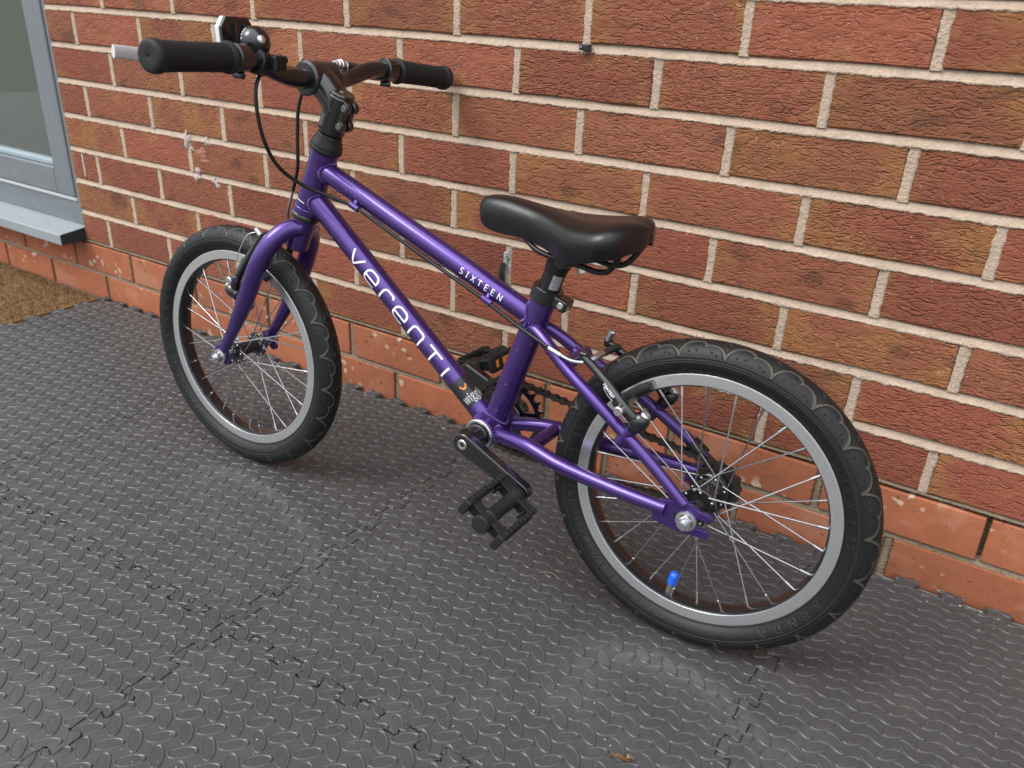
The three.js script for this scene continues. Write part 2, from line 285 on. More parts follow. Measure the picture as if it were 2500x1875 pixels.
{
  const jI = [-1.54, -1.31, -1.08, -0.853, -0.624, -0.395, -0.161, 0.068, 0.3, 0.535, 0.7665, 0.99, 1.214, 1.441, 1.671, 1.886, 2.115, 2.343, 2.57, 2.8, 3.03], jJ = [-1.42, -1.19, -0.96, -0.73, -0.503, -0.282, -0.0455, 0.186, 0.417, 0.648, 0.880, 1.107, 1.333, 1.558, 1.779, 2.005, 2.235, 2.463, 2.69, 2.92];
  const r = rng(31), mort = [];
  for (const [js, y0, y1] of [[jI, 0.0605, 0.1265], [jJ, -0.0125, 0.0515]]) {
    for (let k = 0; k + 1 < js.length; k++) {
      const gap = Math.abs(js[k + 1] - 1.886) < 0.01 ? 0.003 : 0.006, gl = Math.abs(js[k] - 1.886) < 0.01 ? 0.003 : 0.006;
      const w = js[k + 1] - js[k] - gap - gl;
      const g = brickGeo(w, y1 - y0, 7000 + k * 3 + (y0 > 0 ? 0 : 50), plinthCell(Math.floor(r() * 50)), 6, 3, 0.0011);
      const m = obj('brick', g, plinthMat, wall); m.position.set((js[k] + gl + js[k + 1] - gap) / 2, (y0 + y1) / 2, (r() - 0.5) * 0.002); m.rotation.z = (r() - 0.5) * 0.006;
      if (gap > 0.004) mort.push(strip(V(js[k + 1], y0 - 0.004, 0), V(0, 1, 0), V(1, 0, 0), y1 - y0 + 0.008, [[-0.009, -0.012, 0], [-0.0062, -0.006, 0.001], [0, -0.0045, 0.0008], [0.0062, -0.006, 0.001], [0.009, -0.012, 0]], 0.004, k * 9.1 + y0 * 100));
    }
  }
  mort.push(strip(V(-1.6, 0.056, 0), V(1, 0, 0), V(0, 1, 0), 4.6, [[0.0075, -0.013, 0.0003], [0.0045, -0.0068, 0.0009], [0, -0.0045, 0.0006], [-0.004, -0.0032, 0.0008], [-0.0062, -0.0042, 0.0012], [-0.0075, -0.012, 0.0003]], 0.004, 400));
  mort.push(strip(V(-1.6, 0.1325, 0), V(1, 0, 0), V(0, 1, 0), 4.6, [[0.0075, -0.010, 0.0002], [0.0045, -0.0045, 0.0006], [0.0008, -0.0020, 0.0006], [-0.0020, -0.0018, 0.0012], [-0.0026, -0.0075, 0.0012], [-0.0032, -0.015, 0.0006]], 0.004, 420));
  obj('plinth_mortar', mort, plinthMortarMat, wall);
}
// wall core behind the faces, with the window opening left free
{
  const parts = [[XEND - 0.0, 4.05, 0.132, 4.95], [-1.92, -1.5, 0.132, 4.95], [-1.5, XEND, 1.62, 4.95], [-1.92, 4.05, -0.0125, 0.132]].map(([a, b, c, d]) => new THREE.BoxGeometry(b - a, d - c, 0.23).translate((a + b) / 2, (c + d) / 2, -0.0155 - 0.115));
  obj('wall_core', parts, plinthMortarMat, wall);
}
// dried filler, a chalk stroke and a scuff on the brick faces
function blob(cx, cy, w, h, seed, thick = 0.0016, n = 22) {
  const pos = [cx, cy, thick], uv = [cx, cy], idx = [], rings = 3;
  for (let q = 1; q <= rings; q++) for (let k = 0; k < n; k++) {
    const a = k / n * Math.PI * 2, rr = (q / rings) * (0.75 + 0.75 * noise(Math.cos(a) * 1.7 + seed, Math.sin(a) * 1.7, seed * 1.3) + 0.3 * noise(Math.cos(a) * 5, Math.sin(a) * 5 + seed, 3));
    pos.push(cx + Math.cos(a) * rr * w, cy + Math.sin(a) * rr * h, q === rings ? -0.0002 : thick * (1 - q * 0.15) + 0.0006 * noise(a * 3, q, seed)); uv.push(cx + Math.cos(a) * rr * w, cy + Math.sin(a) * rr * h);
  }
  for (let k = 0; k < n; k++) { const k2 = (k + 1) % n; idx.push(0, 1 + k, 1 + k2); for (let q = 0; q + 1 < rings; q++) { const a = 1 + q * n + k, b = 1 + q * n + k2; idx.push(a, a + n, b, b, a + n, b + n); } }
  const g = new THREE.BufferGeometry(); g.setAttribute('position', new THREE.Float32BufferAttribute(pos, 3)); g.setAttribute('uv', new THREE.Float32BufferAttribute(uv, 2)); g.setIndex(idx); g.computeVertexNormals(); return g;
}
const fillerMat = std({ color: rgb(0.46, 0.38, 0.36), roughness: 0.95, bumpMap: mortarB, bumpScale: 0.002 });
const scarMat = std({ color: rgb(0.36, 0.15, 0.10), roughness: 0.95, bumpMap: mortarB, bumpScale: 0.003 });
for (const [x, y, w, h, s] of [[0.334, 0.425, 0.010, 0.017, 1.1], [0.347, 0.409, 0.006, 0.006, 2.2], [0.397, 0.428, 0.007, 0.008, 3.3], [0.356, 0.366, 0.008, 0.008, 4.4], [0.352, 0.350, 0.009, 0.007, 5.1], [0.405, 0.352, 0.006, 0.007, 6.1], [0.415, 0.345, 0.006, 0.009, 8.2]]) obj('filler_patch', blob(x, y, w * 1.25, h * 1.25, s, 0.0030), fillerMat, wall);
obj('spalled_patch', [blob(0.372, 0.405, 0.026, 0.015, 7.7, 0.0018), blob(0.385, 0.388, 0.02, 0.008, 9.3, 0.0018)], scarMat, wall);
obj('chalk_mark', rbox(0.0035, 0.05, 0.0008, 0.0003, V(-0.055, 0.322, 0.0006)), std({ color: rgb(0.62, 0.56, 0.53), roughness: 1 }), wall);

// ------------------------------------------------------------------ window
{
  const grain = dataTex(256, 256, (i, j, o) => { const k = 1 + 0.10 * noise(i / 30, j / 70, 201) + 0.08 * noise(i / 3, j / 3, 202) + 0.12 * smooth(0.2, 0.6, noise(i / 14, j / 50, 203)); o[0] = toS(0.155 * k); o[1] = toS(0.174 * k); o[2] = toS(0.186 * k); }, true);
  const alu = std({ map: grain, roughness: 0.55 }), sealM = std({ color: rgb(0.42, 0.44, 0.46), roughness: 0.8 }), gask = std({ color: rgb(0.02, 0.02, 0.022), roughness: 0.8 }), beadM = std({ color: rgb(0.30, 0.36, 0.40), roughness: 0.5 });
  const w = tag(grp('window'), 'grey-blue framed window with a projecting sill at the end of the brick wall', 'window', null, 'thing');
  const L = -1.5, T = 1.615;
  const bx = (x0, x1, y0, y1, z0, z1, r = 0.0015) => rbox(x1 - x0, y1 - y0, z1 - z0, r, V((x0 + x1) / 2, (y0 + y1) / 2, (z0 + z1) / 2));
  obj('outer_frame', [bx(-0.128, -0.1035, 0.166, T, -0.075, -0.011), bx(L, L + 0.03, 0.166, T, -0.075, -0.011), bx(L + 0.031, -0.129, 0.166, 0.222, -0.075, -0.0125), bx(L + 0.031, -0.129, T - 0.04, T, -0.075, -0.0125)], alu, w);
  obj('gasket', [bx(-0.1325, -0.1285, 0.224, T - 0.04, -0.06, -0.022, 0.0008)], gask, w);
  obj('sash_stile', bx(-0.205, -0.133, 0.232, T - 0.042, -0.07, -0.009, 0.004), alu, w);
  obj('sash_stile', bx(L + 0.032, L + 0.105, 0.232, T - 0.042, -0.07, -0.009, 0.004), alu, w);
  obj('sash_rail', bx(L + 0.106, -0.206, 0.232, 0.296, -0.07, -0.0095, 0.004), alu, w);
  obj('sash_rail', bx(L + 0.106, -0.206, T - 0.11, T - 0.042, -0.07, -0.0095, 0.004), alu, w);
  obj('glazing_bead', [bx(L + 0.107, -0.207, 0.2965, 0.309, -0.045, -0.018, 0.003)], beadM, w);
  obj('glazing_bead', [bx(-0.2175, -0.2055, 0.31, T - 0.112, -0.045, -0.018, 0.003)], alu, w);
  obj('weather_seal', bx(L + 0.03, -0.13, 0.2225, 0.2305, -0.03, -0.0095, 0.002), sealM, w);
  const gl = obj('glass', new THREE.BoxGeometry(-0.218 - (L + 0.106), T - 0.112 - 0.31, 0.0001).translate((L + 0.106 - 0.218) / 2, (T - 0.112 + 0.31) / 2, -0.036), phys({ color: rgb(0.8, 0.84, 0.82), roughness: 0.02, transmission: 1, thickness: 0, ior: 2.0, specularIntensity: 1 }), w);
  gl.geometry = new THREE.PlaneGeometry(-0.218 - (L + 0.106), T - 0.112 - 0.31).translate((L + 0.106 - 0.218) / 2, (T - 0.112 + 0.31) / 2, -0.036);
  // sill: sloping top, square nose with a drip
  const sh = new THREE.Shape([[0.062, 0.1335], [0.062, 0.1565], [0.060, 0.1585], [0.0, 0.1655], [-0.07, 0.1658], [-0.07, 0.134], [0.0005, 0.1345]].map(p => new THREE.Vector2(...p)));
  const sg = new THREE.ExtrudeGeometry(sh, { depth: -0.1045 - L, bevelEnabled: true, bevelSize: 0.0008, bevelThickness: 0.0008, bevelOffset: -0.0008, bevelSegments: 2 }).rotateY(-Math.PI / 2).translate(-0.1045, 0, 0);
  obj('sill', sg, std({ map: grain, color: rgb(1.7, 1.7, 1.68), roughness: 0.5 }), w);
  obj('sill_end_cap', new THREE.ExtrudeGeometry(sh, { depth: 0.002, bevelEnabled: false }).rotateY(-Math.PI / 2).translate(-0.1018, 0, 0), gask, w);
  // the room behind the pane
  const room = tag(grp('room'), 'dim plain room behind the window pane', null, null, 'structure');
  const rm = std({ color: rgb(0.7, 0.71, 0.69), roughness: 0.95 }), X0 = -1.9, X1 = -0.0, Z1 = -0.25, Z0 = -1.5;
  const s = (x0, x1, y0, y1, z0, z1) => new THREE.BoxGeometry(x1 - x0, y1 - y0, z1 - z0).translate((x0 + x1) / 2, (y0 + y1) / 2, (z0 + z1) / 2);
  obj('room_shell', [s(X0, X1, -0.05, -0.02, Z0, Z1), s(X0, X1, 2.3, 2.33, Z0, Z1), s(X0, X0 + 0.03, -0.02, 2.3, Z0, Z1), s(X1 - 0.03, X1, -0.02, 2.3, Z0, Z1), s(X0 + 0.03, X1 - 0.03, -0.02, 2.3, Z0, Z0 + 0.03)], rm, room);
  obj('inner_sill', s(L, XEND, 0.14, 0.165, -0.40, -0.078), std({ color: rgb(0.6, 0.6, 0.57), roughness: 0.6 }), room);
}

// ------------------------------------------------------------------ interlocking foam mats
const TW = 0.5772, TD = 0.5995, NT = 10;
function toothed(L, n) { // offsets along one edge: dovetail teeth with softened corners
  const P = L / n, a = 0.0092, e = 0.0022, c = 0.0022, out = [];
  for (let k = 0; k < n; k++) {
    const t0 = k * P + 0.25 * P, t1 = k * P + 0.75 * P;
    out.push([t0 + e - c, -a], [t0 + e, -a + c], [t0 - e, a - c], [t0 - e + c, a], [t1 + e - c, a], [t1 + e, a - c], [t1 - e, -a + c], [t1 - e + c, -a]);
  }
  return out;
}
const ex = toothed(TW, NT), ez = toothed(TD, NT), A0 = -0.0092;
const outline = [[A0, A0], ...ex.map(([t, o]) => [t, o]), [TW + A0, A0], ...ez.map(([t, o]) => [TW + o, t]), [TW + A0, TD + A0], ...ex.slice().reverse().map(([t, o]) => [t, TD + o]), [A0, TD + A0], ...ez.slice().reverse().map(([t, o]) => [o, t])];
function insideTile(x, z) { let c = false; for (let i = 0, j = outline.length - 1; i < outline.length; j = i++) { const [xi, zi] = outline[i], [xj, zj] = outline[j]; if ((zi > z) !== (zj > z) && x < (xj - xi) * (z - zi) / (zj - zi) + xi) c = !c; } return c; }
function edgeDist(x, z) { if (!insideTile(x, z)) return 0; let d = 1; for (let i = 0, j = outline.length - 1; i < outline.length; j = i++) { const [ax_, az] = outline[j], [bx_, bz] = outline[i], dx = bx_ - ax_, dz = bz - az, t = clamp(((x - ax_) * dx + (z - az) * dz) / (dx * dx + dz * dz || 1)); d = Math.min(d, Math.hypot(x - ax_ - dx * t, z - az - dz * t)); } return d; }
const fades = new Map(); function edgeFade(p) { const k = Math.round(p[0] * 2e5) * 4e5 + Math.round(p[1] * 2e5); let v = fades.get(k); if (v === undefined) fades.set(k, v = smooth(0.0004, 0.0030, edgeDist(p[0], p[1]))); return v; }
const foamRough = dataTex(1024, 1024, (i, j, o) => {
  const patch = smooth(-0.1, 0.45, noise(i / 190, j / 190, 301) + 0.5 * noise(i / 60, j / 60, 302));
  o[1] = 0.36 - 0.06 * patch + 0.10 * noise(i / 4, j / 4, 303) + 0.06 * noise(i / 1.7, j / 1.7, 304); o[0] = o[2] = o[1];
});
const foamC = dataTex(1024, 1024, (i, j, o) => {
  const dust = smooth(0.1, 0.7, noise(i / 120, j / 120, 311) + 0.6 * noise(i / 30, j / 30, 312)), k = 1 + 0.10 * noise(i / 50, j / 50, 313) + 0.14 * noise(i / 2.2, j / 2.2, 314);
  const sp = smooth(0.60, 0.68, noise(i / 2.3, j / 2.3, 315)) * 0.25, dk = smooth(0.55, 0.7, noise(i / 9, j / 9, 316) + 0.2 * noise(i / 3, j / 3, 317)) * 0.2;
  o[0] = toS((0.057 + 0.009 * dust) * k * (1 - dk) + sp * 0.2); o[1] = toS((0.0575 + 0.008 * dust) * k * (1 - dk) + sp * 0.2); o[2] = toS((0.0575 + 0.006 * dust) * k * (1 - dk) + sp * 0.19);
}, true);
const foamB = dataTex(1024, 1024, (i, j, o) => { o[0] = o[1] = o[2] = 0.5 + 0.22 * Math.sin(i * Math.PI * 2 / 4.0) * (0.6 + 0.4 * Math.sin(j * Math.PI * 2 / 5.0)) + 0.25 * noise(i / 2.5, j / 2.5, 321); });
for (const t of [foamRough, foamC]) t.repeat.set(1 / 0.8, 1 / 0.8); foamB.repeat.set(1 / 0.40, 1 / 0.40);
const foamMat = phys({ sheen: 1.0, sheenRoughness: 0.4, sheenColor: rgb(0.95, 0.96, 0.97), map: foamC, roughness: 1, roughnessMap: foamRough, bumpMap: foamB, bumpScale: 0.0004 });
const treadMat = foamMat.clone(); treadMat.roughness = 0.78; treadMat.bumpScale = 0.0002;
const tileBase = (() => {
  const n = outline.length, off = (d) => outline.map((p, i) => { // move every corner inwards by d
    const a = outline[(i + n - 1) % n], b = outline[(i + 1) % n], e1 = [p[0] - a[0], p[1] - a[1]], e2 = [b[0] - p[0], b[1] - p[1]], l1 = Math.hypot(...e1), l2 = Math.hypot(...e2), n1 = [-e1[1] / l1, e1[0] / l1], n2 = [-e2[1] / l2, e2[0] / l2], m = [n1[0] + n2[0], n1[1] + n2[1]], k = d / Math.max(0.5, (1 + n1[0] * n2[0] + n1[1] * n2[1]));
    return [p[0] + m[0] * k, p[1] + m[1] * k]; });
  const rings = [[off(0.0010), -0.0122], [off(0.0010), -0.0024], [off(0.0015), -0.0010], [off(0.0024), 0]], pos = [], uv = [], idx = [];
  for (let r = 0; r + 1 < rings.length; r++) for (let i = 0; i < n; i++) { const j = (i + 1) % n, q = pos.length / 3; for (const [ring, k] of [[r, i], [r, j], [r + 1, i], [r + 1, j]]) { const [x, z] = rings[ring][0][k]; pos.push(x, rings[ring][1], z); uv.push(x, -z); } idx.push(q, q + 2, q + 1, q + 1, q + 2, q + 3); }
  const top = rings[3][0], mg = 0.022, inner = [[mg, mg], [TW - mg, mg], [TW - mg, TD - mg], [mg, TD - mg]], nx_ = ex.length, nz_ = ez.length, cs = [0, nx_ + 1, nx_ + nz_ + 2, 2 * nx_ + nz_ + 3, n];
  const face = (poly) => { // triangulate one simple polygon of the top
    const q0 = pos.length / 3; for (const [x, z] of poly) { pos.push(x, 0, z); uv.push(x, -z); }
    for (const [a, b, c] of THREE.ShapeUtils.triangulateShape(poly.map((p, i) => new THREE.Vector2(p[0] + 1e-7 * (i % 3), p[1] + 1e-7 * (i % 5))), [])) { const A = poly[a], B2 = poly[b], C = poly[c], cr = (B2[0] - A[0]) * (C[1] - A[1]) - (B2[1] - A[1]) * (C[0] - A[0]); idx.push(q0 + a, q0 + (cr > 0 ? c : b), q0 + (cr > 0 ? b : c)); } };
  face(inner); for (let k = 0; k < 4; k++) { const side = []; for (let i = cs[k]; i <= cs[k + 1]; i++) side.push(top[i % n]); face([...side, inner[(k + 1) % 4], inner[k]]); }
  const g = new THREE.BufferGeometry(); g.setAttribute('position', new THREE.Float32BufferAttribute(pos, 3)); g.setAttribute('uv', new THREE.Float32BufferAttribute(uv, 2)); g.setIndex(idx); g.computeVertexNormals(); return g;
})();
const tileTread = (() => {
  const pos = [], uv = [], nor = [];
  const ring = [[1, -0.0002], [0.93, 0.0008], [0.86, 0.0013], [0.77, 0.0008], [0, 0.0009]];
  const pt = (cx, cz, ang, a, b, f, k, n) => { const t = k / n * Math.PI * 2, u = Math.cos(t) * a * f, v = Math.sin(t) * b * f; return [cx + u * Math.cos(ang) - v * Math.sin(ang), cz + u * Math.sin(ang) + v * Math.cos(ang)]; };
  const px = TW / 16.5, pz = TD / 16.75, norm = (h0, h1, f0, f1, t, ang, a, b) => { const slope = (h1 - h0) / ((f0 - f1) * Math.min(a, b) * 1.2), nx = Math.cos(t) / a, nzz = Math.sin(t) / b, l = Math.hypot(nx, nzz), X = nx / l * slope, Z = nzz / l * slope; const n = V(X * Math.cos(ang) - Z * Math.sin(ang), 1, X * Math.sin(ang) + Z * Math.cos(ang)).normalize(); return n; };
  for (let type = 0; type < 2; type++) for (let i = -1; i < 18; i++) for (let j = -1; j < 18; j++) {
    const cx = (i + 0.22 + (type ? 0.5 : 0)) * px, cz = (j + 0.2 + (type ? 0.5 : 0)) * pz, ang = type ? 0.72 : -0.80, a = 0.0168, b = 0.0078;
    const near = cx < 0.03 || cz < 0.03 || cx > TW - 0.03 || cz > TD - 0.03;
    if (near && (cx < -0.03 || cz < -0.03 || cx > TW + 0.03 || cz > TD + 0.03)) continue;
    const n = near ? 30 : 16;
    let rings = ring; if (near) { rings = []; for (let q = 0; q + 1 < ring.length; q++) { const m = q === ring.length - 2 ? 4 : 1; for (let s = 0; s < m; s++) rings.push([lerp(ring[q][0], ring[q + 1][0], s / m), lerp(ring[q][1], ring[q + 1][1], s / m)]); } rings.push(ring[ring.length - 1]); }
    for (let q = 0; q + 1 < rings.length; q++) for (let k = 0; k < n; k++) {
      const [f0, h0] = rings[q], [f1, h1] = rings[q + 1];
      const A = pt(cx, cz, ang, a, b, f0, k, n), Bq = pt(cx, cz, ang, a, b, f0, k + 1, n), C = pt(cx, cz, ang, a, b, f1, k, n), D = pt(cx, cz, ang, a, b, f1, k + 1, n);
      const tri = (P, Q, R, hp, hq, hr, tp, tq, tr) => {
        if (near && !insideTile((P[0] + Q[0] + R[0]) / 3, (P[1] + Q[1] + R[1]) / 3)) return;
        for (const [p, h, t] of [[P, hp, tp], [Q, hq, tq], [R, hr, tr]]) { const ed = near ? edgeFade(p) : 1; pos.push(p[0], h * ed - 0.0003 * (1 - ed), p[1]); uv.push(p[0], -p[1]); const nn = norm(h0, h1, f0, f1, t, ang, a, b); nor.push(nn.x, nn.y, nn.z); }
      };
      const t0 = k / n * Math.PI * 2, t1 = (k + 1) / n * Math.PI * 2;
      tri(A, C, Bq, h0, h1, h0, t0, t0, t1); if (f1 > 0) tri(Bq, C, D, h0, h1, h1, t1, t0, t1);
    }
  }
  const g = new THREE.BufferGeometry(); g.setAttribute('position', new THREE.Float32BufferAttribute(pos, 3)); g.setAttribute('uv', new THREE.Float32BufferAttribute(uv, 2)); g.setAttribute('normal', new THREE.Float32BufferAttribute(nor, 3)); return g;
})();
{
  const proto = new THREE.Group(); const b = obj('foam_base', tileBase, foamMat, proto); const t = obj('raised_tread', tileTread, treadMat, proto); t.userData.kind = 'stuff';
  const XS = [-0.0322, 0.545, 1.1222, 1.6994, 2.2766], ZS = [0.0118, 0.6115];
  const tiles = [
    [0, 0, 'grey foam floor mat beside the brown doormat, in the corner below the window'], [1, 0, 'grey foam floor mat under the front wheel of the bicycle'],
    [2, 0, 'grey foam floor mat under the crank and lower pedal, next to the rear wheel'], [3, 0, 'grey foam floor mat along the plinth just behind the rear wheel'],
    [4, 0, 'grey foam floor mat along the plinth, second one behind the rear wheel'], [0, 1, 'grey foam floor mat of the outer row, level with the doormat edge'],
    [1, 1, 'grey foam floor mat of the outer row, out from the front wheel, with damp sheen'], [2, 1, 'grey foam mat of the outer row with the dry leaf, out from the pedal'],
    [3, 1, 'grey foam floor mat of the outer row, out from the rear wheel'], [4, 1, 'grey foam floor mat of the outer row, last one behind the rear wheel']];
  for (const [i, j, label] of tiles) {
    const o = proto.clone(); o.name = numbered('foam_mat'); scene.add(o); o.position.set(XS[i], 0, ZS[j]);
    if (i === 0) { o.scale.x = 1.03; o.position.x = 0.545 - TW * 1.03; }
    tag(o, label, 'foam mat', 'interlocking foam floor mats', 'thing');
  }
}

// ------------------------------------------------------------------ doormat
{
  const coirC = dataTex(256, 256, (i, j, o) => { const k = 1 + 0.7 * noise(i / 3, j / 2, 401) + 0.5 * noise(i / 20, j / 20, 402); o[0] = toS(0.14 * k); o[1] = toS(0.075 * k); o[2] = toS(0.025 * k); }, true); coirC.repeat.set(4, 4);
  const coir = std({ map: coirC, roughness: 1 });
  const d = tag(grp('doormat'), 'brown coir doormat below the window beside the foam tiles', 'doormat'); d.position.set(-0.555, -0.0125, 0.292);
  obj('backing', rbox(0.98, 0.008, 0.56, 0.002, V(0, 0.0042, 0)), coir, d);
  const blade = new THREE.ConeGeometry(0.0011, 0.012, 4, 1).translate(0, 0.006, 0), N = 15000, im = new THREE.InstancedMesh(blade, std({ color: rgb(1, 1, 1), roughness: 1 }), N), r = rng(9), m4 = new THREE.Matrix4(), q = new THREE.Quaternion(), c = new THREE.Color();
  for (let k = 0; k < N; k++) {
    const x = (r() - 0.5) * 0.975, z = (r() - 0.5) * 0.555; q.setFromEuler(new THREE.Euler((r() - 0.5) * 2.0, r() * 6.3, (r() - 0.5) * 2.0)); m4.compose(V(x, 0.006, z), q, V(1, 0.5 + 0.7 * r(), 1)); im.setMatrixAt(k, m4);
    const t = clamp(0.5 + 0.9 * noise(x * 9, z * 9, 4)) * 0.6 + 0.4 * r(); c.setRGB(lerp(0.06, 0.21, t), lerp(0.032, 0.115, t), lerp(0.010, 0.036, t)); im.setColorAt(k, c);
  }
  im.name = 'coir_pile'; im.castShadow = im.receiveShadow = true; im.userData.kind = 'stuff'; d.add(im);
}

// ------------------------------------------------------------------ small things on the wall and floor
const blackPlastic = std({ color: rgb(0.014, 0.014, 0.015), roughness: 0.5 });
{
  const c = tag(grp('cable_clip'), 'small black cable clip nailed into the mortar near the top of the wall', 'clip'); c.position.set(1.2395, 0.6575, 0.0);
  obj('clip_body', [rbox(0.013, 0.008, 0.010, 0.0015, V(-0.001, 0, 0.005)), rbox(0.004, 0.010, 0.012, 0.001, V(0.006, -0.001, 0.006))], blackPlastic, c);
  obj('nail', rod(V(-0.003, 0.0, 0.008), V(-0.003, 0.0006, 0.0125), 0.0016, 0.0003, 10), std({ color: rgb(0.3, 0.3, 0.3), metalness: 1, roughness: 0.4 }), c);
  const p = tag(grp('plastic_strap'), 'black plastic strap hanging from a grey clip on the bricks behind the saddle', 'strap'); p.position.set(1.114, 0.282, 0.0);
  obj('strap_band', [sweep([V(0.001, 0.004, 0.006), V(0.0015, 0.022, 0.007), V(0.003, 0.038, 0.005)], 0.0034, { around: 10, squash: 0.5 }), sweep([V(0.006, 0.004, 0.005), V(0.006, 0.022, 0.006), V(0.006, 0.040, 0.004)], 0.003, { around: 10, squash: 0.5 })], blackPlastic, p);
  obj('strap_buckle', rbox(0.014, 0.011, 0.010, 0.002, V(0.0035, 0.001, 0.006)), blackPlastic, p);
  obj('wall_clip', [rbox(0.007, 0.022, 0.004, 0.0015, V(0.007, 0.047, 0.002)), rod(V(0.008, 0.052, 0.003), V(0.008, 0.052, 0.0055), 0.002, 0.0004, 10)], std({ color: rgb(0.33, 0.33, 0.34), roughness: 0.7 }), p);
  const stain = obj('mastic_smear', [blob(1.124, 0.337, 0.006, 0.009, 12.2, 0.0008), blob(1.127, 0.318, 0.004, 0.008, 14.2, 0.0008)], std({ color: rgb(0.40, 0.37, 0.36), roughness: 0.9 }), wall);
}
{
  const leafShape = (L, W, n = 14) => { const pos = [], idx = [], uv = []; for (let i = 0; i <= n; i++) { const t = i / n, w = W * Math.sin(Math.PI * Math.pow(t, 0.8)) * (1 + 0.25 * noise(t * 9, 3)); for (let k = -1; k <= 1; k++) { pos.push(L * (t - 0.5), 0.0035 * Math.sin(t * 5) + 0.004 * Math.abs(k) + 0.002, k * w); uv.push(t, k); } } for (let i = 0; i < n; i++) for (let k = 0; k < 2; k++) { const a = i * 3 + k; idx.push(a, a + 1, a + 3, a + 1, a + 4, a + 3); } const g = new THREE.BufferGeometry(); g.setAttribute('position', new THREE.Float32BufferAttribute(pos, 3)); g.setAttribute('uv', new THREE.Float32BufferAttribute(uv, 2)); g.setIndex(idx); g.computeVertexNormals(); return g; };
  const lm = std({ color: rgb(0.12, 0.055, 0.02), roughness: 0.8, side: THREE.DoubleSide });
  const l = tag(grp('dry_leaf'), 'curled brown dry leaf lying on the foam tiles', 'leaf'); l.position.set(1.612, 0.0012, 0.5135); l.rotation.y = 0.35; l.scale.setScalar(0.72);
  obj('blade', leafShape(0.030, 0.0042), lm, l); obj('tip', leafShape(0.013, 0.004).rotateY(0.5).translate(0.013, 0.001, -0.003), std({ color: rgb(0.28, 0.17, 0.07), roughness: 0.8, side: THREE.DoubleSide }), l);
  const bits = [], r = rng(64), q = new THREE.Quaternion();
  for (let k = 0; k < 420; k++) {
    const t = r(), x = t < 0.6 ? 0.85 + r() * 0.75 : 0.2 + r() * 1.9, z = t < 0.6 ? 0.45 + r() * 0.4 : 0.05 + r() * 0.7, s = 0.0005 + 0.0009 * r() * r();
    const g = new THREE.TetrahedronGeometry(s, 0); q.setFromEuler(new THREE.Euler(r() * 6, r() * 6, r() * 6)); bits.push(g.applyMatrix4(new THREE.Matrix4().compose(V(x, 0.0012, z), q, V(1, 0.7, 1 + r()))));
  }
  for (let k = 0; k < 130; k++) { const s = 0.0006 + 0.0018 * r() * r(), g = new THREE.TetrahedronGeometry(s, 0); q.setFromEuler(new THREE.Euler(r() * 6, r() * 6, r() * 6)); bits.push(g.applyMatrix4(new THREE.Matrix4().compose(V(0.0 + r() * 2.4, 0.0010, 0.022 + 0.05 * r() * r()), q, V(1, 0.7, 1 + r())))); }
  tag(obj('grit', bits, std({ color: rgb(0.55, 0.53, 0.5), roughness: 0.9 })), 'pale grit scattered over the foam tiles', 'grit', null, 'stuff');
  const th = (pts, c, label) => tag(obj('plant_fibre', sweep(pts, 0.00035, { seg: 14, around: 5 }), std({ color: c, roughness: 0.8 })), label, 'fibre');
  th([V(1.385, 0.0022, 0.300), V(1.400, 0.004, 0.293), V(1.416, 0.0025, 0.297)], rgb(0.3, 0.26, 0.18), 'thin dry stem on the foam between lower pedal and rear tyre');
  th([V(0.86, 0.0022, 0.130), V(0.872, 0.004, 0.118), V(0.868, 0.0025, 0.105)], rgb(0.42, 0.34, 0.2), 'thin straw fibre on the foam by the plinth behind the front wheel');
}

// ------------------------------------------------------------------ bicycle
const bike = tag(grp('bicycle'), 'small purple child\'s bicycle with black saddle leaning towards the brick wall', 'bicycle');
bike.position.set(1.5884, 0.0012, 0.299); bike.rotation.order = 'YXZ'; bike.rotation.set(-0.06, 0.0261, 0);
const M = {
  purple: phys({ color: rgb(0.068, 0.026, 0.195), metalness: 0.8, roughness: 0.4, clearcoat: 0.9, clearcoatRoughness: 0.14 }),
  black: phys({ color: rgb(0.006, 0.006, 0.0065), roughness: 0.25, clearcoat: 0.6, clearcoatRoughness: 0.06 }),
  satin: phys({ color: rgb(0.008, 0.008, 0.0085), roughness: 0.42, specularIntensity: 0.8 }),
  matt: phys({ color: rgb(0.013, 0.013, 0.0135), roughness: 0.6, specularIntensity: 0.7 }),
  silver: std({ color: rgb(0.62, 0.62, 0.63), metalness: 1, roughness: 0.33 }),
  spoke: std({ color: rgb(0.50, 0.50, 0.51), metalness: 1, roughness: 0.25 }),
  rimblack: phys({ color: rgb(0.012, 0.012, 0.013), roughness: 0.22, clearcoat: 0.5, clearcoatRoughness: 0.1 }),
  chain: std({ color: rgb(0.050, 0.042, 0.034), metalness: 0.45, roughness: 0.38 }),
  white: std({ color: rgb(0.75, 0.75, 0.76), roughness: 0.4 }),
  amber: phys({ color: rgb(0.65, 0.22, 0.01), roughness: 0.25, clearcoat: 0.6 }),
};
{ // brushed braking track
  const t = dataTex(64, 256, (i, j, o) => { const k = 0.45 + 0.35 * noise(0.3, j / 2.2, 501) + 0.2 * noise(i / 20, j / 1.4, 502); o[0] = o[2] = 0.3; o[1] = clamp(0.27 + 0.2 * (k - 0.4)); });
  const c = dataTex(64, 256, (i, j, o) => { const k = 0.74 + 0.14 * noise(0.7, j / 2, 503) + 0.10 * noise(i / 6, j / 1.5, 504); o[0] = o[1] = o[2] = toS(k); }, true);
  M.track = std({ map: c, metalness: 0.9, roughness: 1, roughnessMap: t });
}
